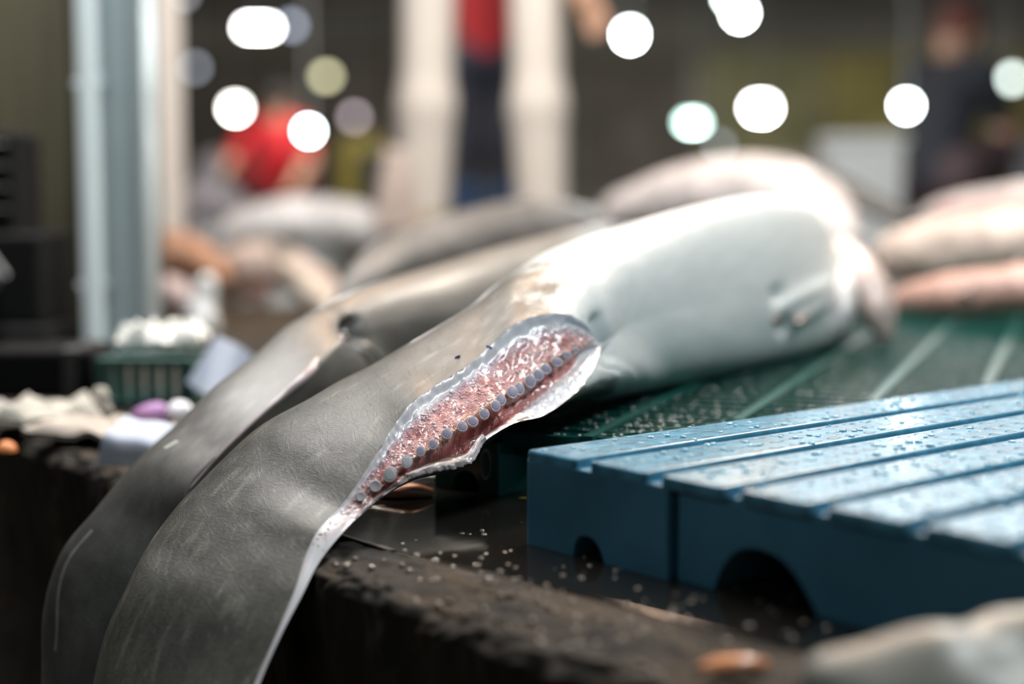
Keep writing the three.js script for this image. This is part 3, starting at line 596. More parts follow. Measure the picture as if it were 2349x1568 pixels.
// ------------------------------------------------------------------ blue pallet
const BH = 0.072, P0 = on(1208, 1030, BH), BW = 0.56, BL = 1.15;
{
  const t = thing('blue_pallet', 'wet sky blue plastic pallet with grooved deck and arched openings', 'pallet');
  t.position.set(P0.x, 0, P0.z);
  t.quaternion.setFromRotationMatrix(new THREE.Matrix4().makeBasis(E1, V3(0, 1, 0), V3().crossVectors(E1, V3(0, 1, 0))));   // x along the end face; the deck runs along local -z or +z
  const dz = V3().crossVectors(E1, V3(0, 1, 0)).dot(E2) > 0 ? 1 : -1;
  const blue = std(0.10, 0.33, 0.50, 0.36, { map: mottleMap, specularIntensity: 0.9 });
  const dimple = tex(256, 256, (u, v) => { const a = (u * 4) % 1, b = (v * 3) % 1; return grey(1 - 0.9 * sstep(0.2, 0.12, Math.hypot((a - 0.5) * 0.55, b - 0.5))); }, false);
  const deckBlue = std(0.11, 0.37, 0.55, 0.2, { map: mottleMap, bumpMap: dimple, bumpScale: 0.0012, specularIntensity: 1.0 });
  const top = 0.062;
  const profile = (x0, x1, arches) => {
    const s = new THREE.Shape(); s.moveTo(x0, 0.0);
    for (const [c, w, h, sl] of arches) { s.lineTo(c - w - sl, 0); s.bezierCurveTo(c - w, h * 0.75, c - w * 0.6, h, c - w * 0.1, h); s.bezierCurveTo(c + w * 0.5, h, c + w * 0.8, h * 0.6, c + w + sl, 0); }
    s.lineTo(x1, 0); s.lineTo(x1, top); s.lineTo(x0, top); s.lineTo(x0, 0); return s;
  };
  const ext = (sh, a, b) => { const g = new THREE.ExtrudeGeometry(sh, { depth: b - a - 0.004, bevelEnabled: true, bevelSize: 0.0015, bevelThickness: 0.002, bevelSegments: 2, curveSegments: 14 }).translate(0, 0.0015, a + 0.002); return dz > 0 ? g : g.translate(0, 0, -a - b); };
  part(t, 'side_block', ext(profile(0.0015, 0.1415, [[0.066, 0.0165, 0.0175, 0.001]]), 0, BL), blue);
  part(t, 'side_block', ext(profile(0.148, BW - 0.0015, [[0.222, 0.036, 0.034, 0.008], [0.43, 0.05, 0.036, 0.008]]), 0.006, BL), blue);
  part(t, 'rib', ext((() => { const s = new THREE.Shape(); s.moveTo(0.1415, 0.002); s.lineTo(0.148, 0.002); s.lineTo(0.148, top); s.lineTo(0.1415, top); return s; })(), 0.02, BL), blue);
  const slatG = [];
  for (let k = 0, x = 0; x < BW - 0.03; k++, x += 0.069) {
    const w = k === 0 ? 0.053 : 0.056, x0 = k === 0 ? 0 : x - 0.002;
    const g = new RoundedBoxGeometry(w, BH - top, BL, 3, 0.003).translate(x0 + w / 2, (BH + top) / 2, dz * BL / 2);
    const p = g.attributes.position, uv = g.attributes.uv; for (let i = 0; i < p.count; i++) uv.setXY(i, p.getZ(i) / 0.09, (p.getX(i) - x0) / w);
    part(t, 'deck_slat', g, deckBlue); slatG.push([x0, w]);
  }
  // drops standing on the slats
  const n = 850, im = new THREE.InstancedMesh(new THREE.SphereGeometry(1, 12, 6, 0, Math.PI * 2, 0, Math.PI / 2), std(0.22, 0.46, 0.60, 0.05, {}), n), m = new THREE.Matrix4();
  for (let k = 0; k < n; k++) { const [x0, w] = slatG[Math.floor(rnd() * slatG.length)], r = rr(0.0012, 0.0032); m.makeScale(r * rr(0.8, 1.3), r * rr(0.5, 0.8), r * rr(0.8, 1.3)).setPosition(x0 + rr(0.004, w - 0.004), BH - 0.0001, dz * Math.pow(rnd(), 1.3) * BL); im.setMatrixAt(k, m); }
  im.name = 'water_drops'; im.userData = { kind: 'stuff', label: 'clear water drops on the slats' }; im.castShadow = im.receiveShadow = true; t.add(im);
}

// ------------------------------------------------------------------ green pallet under the sharks
{
  const t = thing('green_pallet', 'dark green plastic grid pallet under the sharks', 'pallet');
  const H = 0.056, green = std(0.006, 0.080, 0.066, 0.3, { specularIntensity: 0.7 });
  const vD = [0.342, 0.94], uD = [0.94, -0.342];              // (x, distance)
  const c0 = on(1130, 985, H), corner = [c0.x, -c0.z], p0 = [P0.x, -P0.z], m = [-0.65, 0.76];
  const planes = [[m, m[0] * p0[0] + m[1] * p0[1] + 0.066], [[0.50, 0.866], 0.50 * corner[0] + 0.866 * corner[1]], [uD, uD[0] * corner[0] + uD[1] * corner[1]], [[-vD[0], -vD[1]], -2.95], [[-uD[0], -uD[1]], -0.75]];
  const clip = (a, d) => { let lo = -5, hi = 5; for (const [n, k] of planes) { const q = n[0] * d[0] + n[1] * d[1], r = k - (n[0] * a[0] + n[1] * a[1]); if (Math.abs(q) < 1e-9) { if (r > 0) return null; } else if (q > 0) lo = Math.max(lo, r / q); else hi = Math.min(hi, r / q); } return hi - lo > 0.02 ? [lo, hi] : null; };
  const bar = (a, d, lo, hi, w, h, y) => { const len = hi - lo, c = (lo + hi) / 2, g = new THREE.BoxGeometry(len, h, w); g.rotateY(Math.atan2(d[1], d[0])); return g.translate(a[0] + d[0] * c, y - h / 2, -(a[1] + d[1] * c)); };
  const webs = [];
  for (let k = 0, v = 1.18; v < 2.95; k++, v += 0.034) for (const o of [0, 0.013]) {
    const a = [vD[0] * (v + o), vD[1] * (v + o)], c = clip(a, uD); if (!c) continue;
    part(t, 'deck_bar', bar(a, uD, c[0], c[1], 0.0042, 0.012, H - 0.001), green);
    if (o === 0 && v < 2.1) for (let s = Math.ceil(c[0] / 0.011) * 0.011; s < c[1] - 0.004; s += 0.011) webs.push(new THREE.BoxGeometry(0.0026, 0.006, 0.011).rotateY(Math.atan2(vD[1], vD[0]) + Math.PI / 2).translate(a[0] + uD[0] * s + vD[0] * 0.0065, H - 0.0045, -(a[1] + uD[1] * s + vD[1] * 0.0065)));
  }
  for (let u = -0.48; u < 0.75; u += 0.0975) { const a = [uD[0] * u, uD[1] * u], c = clip(a, vD); if (c) part(t, 'deck_rib', bar(a, vD, c[0], c[1], 0.010, 0.02, H + 0.0015), green); }
  const wm = shade(new THREE.Mesh(mergeGeometries(webs), green)); wm.name = 'deck_web'; wm.userData = { kind: 'stuff', label: 'fine cross webs between deck bars' }; t.add(wm);
  { // water drops on the bars
    const n = 900, im = new THREE.InstancedMesh(new THREE.SphereGeometry(1, 10, 6), std(0.15, 0.22, 0.2, 0.06, { clearcoat: 1, clearcoatRoughness: 0.02 }), n), m4 = new THREE.Matrix4(); let k = 0;
    while (k < n) { const v = 1.18 + 0.034 * Math.floor(rnd() * 34) + (rnd() < 0.5 ? 0 : 0.013), a = [vD[0] * v, vD[1] * v], c = clip(a, uD); if (!c) continue; const q = rr(c[0], c[1]), r = rr(0.0009, 0.0022); im.setMatrixAt(k++, m4.makeScale(r, r * 0.7, r).setPosition(a[0] + uD[0] * q, H - 0.001, -(a[1] + uD[1] * q))); }
    im.name = 'water_drops'; im.userData = { kind: 'stuff', label: 'clear water drops on the bars' }; im.castShadow = im.receiveShadow = true; t.add(im);
  }
  // rounded front rim, as a thin upright band
  const rim = [[1118, 972], [1150, 978], [1201, 989], [1252, 998], [1310, 1001], [1354, 1000], [1456, 991], [1582, 979]].map(q => on(q[0], q[1], H));
  const band = (pts, h, th, y) => { const cv = new THREE.CatmullRomCurve3(pts), N = 60, gs = []; for (const o of [0, th]) gs.push(grid(N, 2, (i, j) => { const p = cv.getPoint(i / (N - 1)); return { p: V3(p.x, y - j * h, p.z - o), u: i / N, v: j }; })); gs.push(grid(N, 2, (i, j) => { const p = cv.getPoint(i / (N - 1)); return { p: V3(p.x, y, p.z - j * th), u: i / N, v: j }; })); return mergeGeometries(gs); };
  part(t, 'front_rim', band(rim, 0.022, 0.0035, H), green);
  part(t, 'front_rim', band([[1604, 979], [1640, 972], [1690, 952], [1720, 945]].map(q => on(q[0], q[1], H)), 0.02, 0.004, H), green);
  // feet: hollow blocks with an arch
  for (const [px, py, w] of [[1160, 1130, 0.034], [1330, 1105, 0.05], [1660, 1040, 0.05], [1400, 985, 0.05]]) {
    const p = on(px, py, 0), s = new THREE.Shape(); s.moveTo(-w, 0); s.lineTo(-w * 0.45, 0); s.bezierCurveTo(-w * 0.4, 0.024, w * 0.4, 0.024, w * 0.45, 0); s.lineTo(w, 0); s.lineTo(w, 0.044); s.lineTo(-w, 0.044);
    part(t, 'foot', new THREE.ExtrudeGeometry(s, { depth: 0.06, bevelEnabled: true, bevelSize: 0.001, bevelThickness: 0.001, bevelSegments: 1, curveSegments: 10 }).rotateY(-0.6).translate(p.x, 0.002, p.z - 0.05), green);
  }
  const ring = new THREE.TorusGeometry(1, 0.12, 8, 28).scale(0.0042, 0.0125, 0.006); const rp = at(1114, 1064, 1.325);
  part(t, 'loop', ring.translate(rp.x, rp.y, rp.z), std(0.25, 0.27, 0.26, 0.2, { clearcoat: 1 }), 'small shiny oval loop');
}

// ------------------------------------------------------------------ posts, cabinet and machine at the left
{
  const zinc = new THREE.MeshPhysicalMaterial({ color: new THREE.Color().setRGB(0.56, 0.66, 0.69), metalness: 0.35, roughness: 0.35, map: mottleMap, bumpMap, bumpScale: 0.003 });
  const t = thing('steel_post', 'blue grey galvanised steel post standing left of the sharks', 'post');
  const b = on(288, 826, 0); t.position.set(b.x, 0, b.z);
  part(t, 'shaft', box(0.094, HT - 0.001, 0.094, 0, HT / 2, 0, 0.012), zinc);
  part(t, 'glint_pipe', new THREE.CylinderGeometry(0.0165, 0.0165, HT - 0.02, 20).translate(-0.031, HT / 2 + 0.005, 0.062), std(0.72, 0.80, 0.82, 0.25), 'white pipe standing in for a bright reflection on the post'); for (const y of [0.12, 0.42, 0.9]) part(t, 'glint_pipe_clip', box(0.044, 0.014, 0.02, -0.031, y, 0.056, 0.003), zinc);  // the white pipe and its clips stand in for a highlight on the steel
  part(t, 'base_plate', box(0.12, 0.012, 0.12, 0, 0.006, 0, 0.003), zinc);
  const q = thing('painted_post', 'cream painted post behind the galvanised steel post', 'post');
  const c = on(388, 690, 0); q.position.set(c.x, 0, c.z);
  part(q, 'shaft', box(0.072, HT - 0.001, 0.072, 0, HT / 2, 0, 0.01), std(0.62, 0.56, 0.50, 0.5));
  part(q, 'base_plate', box(0.12, 0.012, 0.12, 0, 0.006, 0, 0.003), std(0.5, 0.46, 0.42, 0.5));
  const k = thing('cabinet', 'tall olive brown metal cabinet beside the galvanised steel post', 'cabinet');
  const a = at(-120, 700, 2.62), e = at(196, 700, 2.62); k.position.set((a.x + e.x) / 2, 0, -2.62 - 0.25);
  const w = e.x - a.x, olive = std(0.085, 0.076, 0.042, 0.6, { map: mottleMap });
  part(k, 'body', box(w, 1.7, 0.5, 0, 0.87, 0, 0.01), olive);
  part(k, 'door', box(w - 0.03, 1.62, 0.012, 0.0, 0.87, 0.255, 0.004), olive);
  part(k, 'door_handle', box(0.012, 0.1, 0.02, -w / 2 + 0.05, 0.95, 0.27, 0.004), housing);
  part(k, 'edge_strip', box(0.02, 1.7, 0.52, w / 2 + 0.011, 0.87, 0.005, 0.004), std(0.03, 0.03, 0.025, 0.5));
  const mch = thing('pump_unit', 'black pump unit with a slanting lever in front of the olive cabinet', 'machine');
  const black = std(0.005, 0.005, 0.005, 0.75, { specularIntensity: 0.4 }), D = 2.36, kx = D / F;
  const mp = at(0, 800, D); mch.position.set(0, 0, -D);
  const X = px => (px - FW / 2) * kx, Y = py => CAM_H + (HORIZON - py) * kx;
  const blk = (x0, x1, y0, y1, d, z = 0) => box(X(x1) - X(x0), Y(y0) - Y(y1), d, (X(x0) + X(x1)) / 2, (Y(y0) + Y(y1)) / 2, z, 0.008);
  part(mch, 'tank', blk(-120, 70, 305, 545, 0.14), black);
  part(mch, 'motor_box', blk(-120, 130, 530, 735, 0.17), black);
  part(mch, 'base', blk(-120, 150, 735, 833, 0.2), black);
  for (let i = 0; i < 4; i++) part(mch, 'cooling_fin', blk(-60, 62, 330 + i * 48, 342 + i * 48, 0.16), std(0.02, 0.02, 0.02, 0.5));
  part(mch, 'lever', tube([V3(X(-30), Y(500), 0.1), V3(X(20), Y(560), 0.11), V3(X(66), Y(625), 0.11)], 0.006, 12, 8), std(0.2, 0.2, 0.2, 0.3));
  part(mch, 'gauge', new THREE.CylinderGeometry(0.016, 0.016, 0.02, 20).rotateX(Math.PI / 2).translate(X(15), Y(640), 0.09), std(0.12, 0.13, 0.13, 0.25));
  const sl = thing('timber_sleeper', 'black timber sleeper lying before the olive cabinet', 'timber');
  const s0 = on(-60, 916, 0), s1 = on(206, 918, 0); sl.position.set((s0.x + s1.x) / 2, 0, s0.z - 0.07);
  part(sl, 'beam', box(s1.x - s0.x, 0.062, 0.12, 0, 0.031, 0, 0.008), std(0.004, 0.004, 0.004, 0.8, { specularIntensity: 0.3 }));
  part(sl, 'end_strap', box(0.02, 0.064, 0.124, (s1.x - s0.x) / 2 - 0.03, 0.032, 0, 0.004), std(0.03, 0.03, 0.03, 0.4));
}

// ------------------------------------------------------------------ litter on the platform at the left
function lay(m, px, py, y = 0.002, ry = 0) { const p = on(px, py, y); m.position.set(p.x, y, p.z); m.rotation.y = ry; return m; }
{
  const paper = std(0.46, 0.43, 0.38, 0.85, { side: THREE.DoubleSide }), card = std(0.62, 0.66, 0.78, 0.6, { side: THREE.DoubleSide }), purple = std(0.42, 0.22, 0.46, 0.55, { side: THREE.DoubleSide });
  lay(single('crumpled_paper', 'crumpled off white paper lying at the platform edge below the black sleeper', 'paper', crumpled(0.15, 0.10, 0.015, 26, 1.1), paper), 75, 975, 0.002, 0.3);
  lay(single('crumpled_paper', 'flatter beige paper sheet beside the lavender card', 'paper', crumpled(0.15, 0.09, 0.010, 26, 4.2), std(0.50, 0.43, 0.37, 0.8, { side: THREE.DoubleSide })), 235, 1005, 0.002, -0.4);
  lay(single('paper_scrap', 'small twisted white paper scrap standing upright on the papers', 'paper', sweep([[0, 0, 0, 0.012, 0.012], [0.002, 0.012, 0, 0.010, 0.009], [-0.001, 0.026, 0.002, 0.012, 0.008], [0, 0.04, 0, 0.006, 0.005]], 20, 14, 0.5), paper), 236, 968, 0.006);
  const c1 = single('card', 'lavender white card folded over the platform edge beside the second shark', 'card', (() => { const g = grid(14, 10, (i, j) => { const u = i / 13 - 0.5, v = j / 9 - 0.5; return { p: V3(u * 0.062, 0.006 + 0.006 * Math.sin(u * 4) - 0.03 * sstep(0.1, 0.5, v), v * 0.055), u, v }; }); return mergeGeometries([g, g.clone().translate(0, -0.0012, 0)]); })(), card);
  c1.position.copy(at(305, 1010, 1.52)); c1.rotation.set(0.55, -0.5, 0);
  const c2 = single('card', 'lavender white card leaning behind the tail of the second shark', 'card', (() => { const g = grid(14, 10, (i, j) => { const u = i / 13 - 0.5, v = j / 9 - 0.5; return { p: V3(u * 0.05, v * 0.07, 0.006 * Math.sin(u * 5 + v * 2)), u, v }; }); return mergeGeometries([g, g.clone().translate(0, 0, -0.0012)]); })(), card);
  c2.position.copy(at(505, 845, 1.86)); c2.rotation.set(-0.35, 0.2, -0.5);
  const pw = thing('plastic_wrapper', 'purple and white plastic wrapper bunched beside the lavender card', 'wrapper'); const pp = on(370, 985, 0.002); pw.position.copy(pp);
  part(pw, 'purple_film', sweep([[-0.03, 0.008, 0, 0.006, 0.006], [-0.02, 0.014, 0, 0.014, 0.013], [-0.005, 0.015, 0.002, 0.016, 0.014], [0.008, 0.012, 0, 0.01, 0.011], [0.014, 0.012, 0, 0.004, 0.004]], 26, 18, 0.5), purple);
  part(pw, 'white_film', sweep([[0.006, 0.014, 0.004, 0.004, 0.004], [0.016, 0.017, 0.004, 0.013, 0.016], [0.03, 0.014, 0.002, 0.010, 0.012], [0.042, 0.01, 0, 0.004, 0.004]], 24, 16, 0.4), std(0.8, 0.78, 0.84, 0.3));
  const gc = thing('green_crate', 'dark green slatted plastic crate behind the purple wrapper', 'crate'); const g0 = on(225, 935, 0), g1 = on(440, 935, 0); gc.position.set((g0.x + g1.x) / 2, 0, g0.z - 0.06);
  const gm = std(0.012, 0.075, 0.062, 0.5), gw = g1.x - g0.x;
  part(gc, 'floor_panel', box(gw, 0.008, 0.12, 0, 0.006, 0), gm);
  part(gc, 'top_rail', box(gw, 0.012, 0.008, 0, 0.056, 0.06), gm); part(gc, 'top_rail', box(gw, 0.012, 0.008, 0, 0.056, -0.06), gm);
  for (let i = 0; i < 6; i++) part(gc, 'slat', box(gw / 9, 0.05, 0.005, -gw / 2 + gw / 12 + i * gw / 6, 0.028, 0.058, 0.001), gm);
  for (const s of [-1, 1]) part(gc, 'side_panel', box(0.006, 0.056, 0.12, s * gw / 2, 0.03, 0), gm);
  const pb = single('plastic_bag', 'crumpled white plastic bag lying on the green crate', 'bag', crumpled(0.10, 0.09, 0.022, 26, 7.7), std(0.66, 0.66, 0.62, 0.4, { side: THREE.DoubleSide })); const pbp = at(400, 822, 2.0); pb.position.set(pbp.x, 0.063, gc.position.z);
  const op = single('orange_peel', 'small orange peel scrap on the platform edge below the crumpled paper', 'peel', new THREE.SphereGeometry(0.011, 16, 10, 0, 4.2, 0, 1.5), std(0.75, 0.25, 0.08, 0.4, { side: THREE.DoubleSide })); const opp = on(14, 1040, 0.0); op.position.set(opp.x, 0.002, opp.z);
}
// scraps under the cut and a pale lump at the front
{
  const p = on(925, 1150, 0.0), o = single('scrap_or_glint', 'orange fish scrap lying on the wet concrete under the cut tail', 'scrap', sweep([[-0.03, 0.004, 0.004, 0.004, 0.003], [-0.012, 0.006, 0, 0.011, 0.006], [0.008, 0.006, -0.002, 0.010, 0.006], [0.026, 0.004, -0.004, 0.003, 0.003]], 24, 16, 0.3), std(0.72, 0.28, 0.16, 0.35, { clearcoat: 0.7 }));
  o.position.set(p.x, 0.001, p.z - 0.01);
  const w = single('plastic_scrap', 'thin clear plastic shred beside the orange fish scrap', 'scrap', sweep([[-0.015, 0.003, 0, 0.002, 0.002], [0, 0.007, 0, 0.005, 0.003], [0.016, 0.004, 0, 0.003, 0.002]], 16, 12, 0.6), std(0.5, 0.52, 0.5, 0.15)); const q = on(945, 1128, 0); w.position.set(q.x + 0.012, 0.001, q.z - 0.03);
  for (const [px, py, lb] of [[850, 1170, 'tiny yellow leaf bit below the orange fish scrap'], [874, 1163, 'tiny yellow leaf bit closest to the orange fish scrap'], [1200, 1145, 'tiny yellow leaf bit at the foot of the green pallet']]) { const r = on(px, py, 0), y = single('leaf_bit', lb, 'leaf', new THREE.SphereGeometry(1, 10, 6).scale(0.005, 0.0009, 0.0014), std(0.6, 0.45, 0.03, 0.5), 'yellow leaf bits on the concrete'); y.position.set(r.x, 0.001, r.z); }
  const r2 = on(1690, 1556, 0), o2 = single('scrap_or_glint', 'orange piece standing in for a reflection on the wet concrete beside the melting ice lump', 'scrap', sweep([[-0.02, 0.003, 0.004, 0.003, 0.002], [-0.008, 0.004, 0, 0.007, 0.004], [0.006, 0.004, -0.002, 0.006, 0.004], [0.02, 0.003, -0.003, 0.002, 0.002]], 24, 16, 0.3), std(0.72, 0.26, 0.10, 0.25, { clearcoat: 0.7 }));  // an orange reflection in the wet concrete, modelled as a small solid piece
  o2.position.set(r2.x, 0.001, r2.z - 0.01);
  const l = thing('ice_lump', 'pale wet lump of melting ice in front of the blue pallet', 'ice'); l.position.set(0.205, 0, -0.74); l.scale.y = 0.82;
  const ice = std(0.46, 0.44, 0.38, 0.5, { clearcoat: 0.4, clearcoatRoughness: 0.3, bumpMap, bumpScale: 0.004, map: mottleMap });
  part(l, 'lump', nets([[[-0.045, 0.026, 0.0], [0.0, 0.034, 0], 0.022, 0.026], [[0.0, 0.03, 0], [0.06, 0.036, -0.01], 0.024, 0.026], [[0.04, 0.05, -0.02], [0.06, 0.055, -0.015], 0.014, 0.012], [[-0.03, 0.018, 0.02], [0.06, 0.02, 0.03], 0.018, 0.018]], 0.004, 0.02), ice);
}

// ------------------------------------------------------------------ fish and sharks further back
function farFish(name, label, category, list, mat, fins = [], flat = 1, group) {
  const t = thing(name, label, category, group);
  part(t, 'body', sweep(list.map(([px, py, D, r]) => { const p = at(px, py, D); return [p.x, p.y, p.z, r * flat, r]; }), 70, 28, 0.05), mat);
  for (const [n, o, th, m, lab] of fins) part(t, n, fin(o.map(q => at(...q)), th), m ?? mat, lab);
  return t;
}
const farGloss = { roughness: 0.5, clearcoat: 0.15, clearcoatRoughness: 0.35 };
const paleSkin = fishSkin(0.68, 0.63, 0.62, farGloss), whiteSkin = fishSkin(0.86, 0.85, 0.85, farGloss), darkSkin = fishSkin(0.13, 0.125, 0.12, farGloss), pinkSkin = fishSkin(0.80, 0.60, 0.50, farGloss), beige = fishSkin(0.72, 0.62, 0.52, farGloss), redFlesh = fishSkin(0.62, 0.27, 0.24, farGloss), brownFish = fishSkin(0.62, 0.33, 0.2, farGloss);
farFish('shark', 'dark grey shark lying just behind the brown grey shark', 'shark', [[770, 700, 2.1, 0.008], [850, 640, 2.2, 0.034], [950, 598, 2.35, 0.05], [1080, 565, 2.55, 0.062], [1220, 540, 2.8, 0.065], [1330, 530, 3.05, 0.05], [1400, 530, 3.25, 0.012]], darkSkin, [['dorsal_fin', [[1080, 520, 2.6], [1180, 500, 2.7], [1215, 462, 2.72], [1160, 480, 2.66]], 0.012]]);
farFish('shark', 'white bellied shark heaped on top of the pink fish', 'shark', [[500, 545, 4.1, 0.01], [560, 520, 4.15, 0.05], [680, 508, 4.2, 0.068], [800, 515, 4.2, 0.066], [900, 545, 4.15, 0.05], [960, 580, 4.1, 0.015]], whiteSkin, [['pectoral_fin', [[875, 520, 4.1], [935, 520, 4.1], [945, 440, 4.1], [935, 365, 4.1], [895, 350, 4.1], [880, 430, 4.1]], 0.03, fishSkin(0.82, 0.68, 0.6, farGloss), 'pale fin sticking up']]);
farFish('fish', 'large pink bellied fish in front of the white bellied shark', 'fish', [[470, 650, 3.75, 0.01], [520, 620, 3.8, 0.045], [600, 605, 3.8, 0.058], [680, 625, 3.75, 0.05], [760, 670, 3.65, 0.03], [800, 700, 3.6, 0.008]], fishSkin(0.82, 0.66, 0.58, farGloss), [['gill_cover', [[560, 640, 3.72], [620, 640, 3.72], [610, 690, 3.72], [570, 680, 3.72]], 0.01, fishSkin(0.3, 0.16, 0.12, farGloss), 'dark brown gill']]);
farFish('fish', 'orange brown fish against the galvanised post', 'fish', [[330, 600, 3.45, 0.02], [380, 585, 3.45, 0.05], [440, 590, 3.45, 0.05], [490, 620, 3.4, 0.03], [520, 640, 3.35, 0.008]], brownFish, [['tail_fin', [[490, 610, 3.4], [540, 590, 3.4], [530, 660, 3.4]], 0.01]]);
farFish('fish', 'pale pink fish lying under the orange brown fish', 'fish', [[330, 690, 3.2, 0.02], [380, 670, 3.2, 0.035], [430, 690, 3.2, 0.03], [470, 720, 3.15, 0.006]], fishSkin(0.78, 0.62, 0.6, farGloss), [['tail_fin', [[455, 710, 3.17], [495, 690, 3.17], [490, 745, 3.17]], 0.008]]);
farFish('fish', 'beige fish sloping down towards the brown grey shark', 'fish', [[640, 600, 3.4, 0.01], [690, 640, 3.35, 0.03], [740, 690, 3.3, 0.028], [775, 735, 3.25, 0.012], [790, 750, 3.2, 0.004]], beige, [['tail_fin', [[640, 600, 3.4], [620, 560, 3.4], [670, 570, 3.4]], 0.01]]);
farFish('shark', 'big pale shark whose belly rises beyond the cut shark', 'shark', [[1380, 500, 3.5, 0.02], [1480, 470, 3.45, 0.055], [1620, 450, 3.35, 0.078], [1760, 450, 3.2, 0.085], [1860, 480, 3.1, 0.07], [1920, 530, 3.0, 0.05], [1960, 580, 2.95, 0.012]], paleSkin, [['tail_fin', [[1790, 360, 3.45], [1850, 370, 3.45], [1960, 430, 3.4], [2095, 520, 3.35], [2060, 520, 3.35], [1960, 480, 3.38], [1860, 440, 3.42]], 0.03, darkSkin, 'dark grey pointed fin']]);
farFish('shark', 'pale beige shark with a bright wet back at the right of the green pallet', 'shark', [[2000, 605, 3.1, 0.01], [2050, 592, 3.02, 0.045], [2140, 575, 2.92, 0.06], [2300, 560, 2.8, 0.064], [2450, 550, 2.7, 0.05], [2560, 545, 2.65, 0.01]], fishSkin(0.74, 0.62, 0.55, farGloss), [['dorsal_fin', [[2230, 520, 2.85], [2380, 505, 2.8], [2420, 470, 2.8]], 0.014]]);
farFish('shark', 'reddish pink shark in front of the pale beige shark', 'shark', [[2020, 705, 2.6, 0.008], [2090, 684, 2.55, 0.024], [2200, 675, 2.48, 0.036], [2330, 665, 2.42, 0.038], [2480, 660, 2.36, 0.035], [2560, 660, 2.3, 0.008]], fishSkin(0.60, 0.36, 0.30, farGloss), [['pectoral_fin', [[2210, 670, 2.43], [2340, 610, 2.42], [2360, 650, 2.42], [2260, 700, 2.43]], 0.014, fishSkin(0.74, 0.52, 0.46, farGloss), 'pink fin']]);
farFish('shark', 'shark with a red flesh cut lying behind the pale beige shark', 'shark', [[2080, 530, 3.6, 0.01], [2160, 500, 3.5, 0.04], [2280, 480, 3.4, 0.05], [2420, 470, 3.3, 0.05], [2560, 470, 3.2, 0.01]], paleSkin, [['cut_face', [[2150, 478, 3.40], [2360, 455, 3.28], [2370, 490, 3.26], [2180, 505, 3.40]], 0.012, redFlesh, 'red flesh cut']]);
farFish('fish', 'grey white fish heaped at the far side of the green pallet', 'fish', [[1370, 520, 4.2, 0.01], [1420, 480, 4.2, 0.045], [1490, 470, 4.2, 0.055], [1570, 490, 4.1, 0.04], [1620, 510, 4.0, 0.01]], whiteSkin, [['tail_fin', [[1370, 520, 4.2], [1340, 480, 4.2], [1340, 550, 4.2]], 0.012]]);
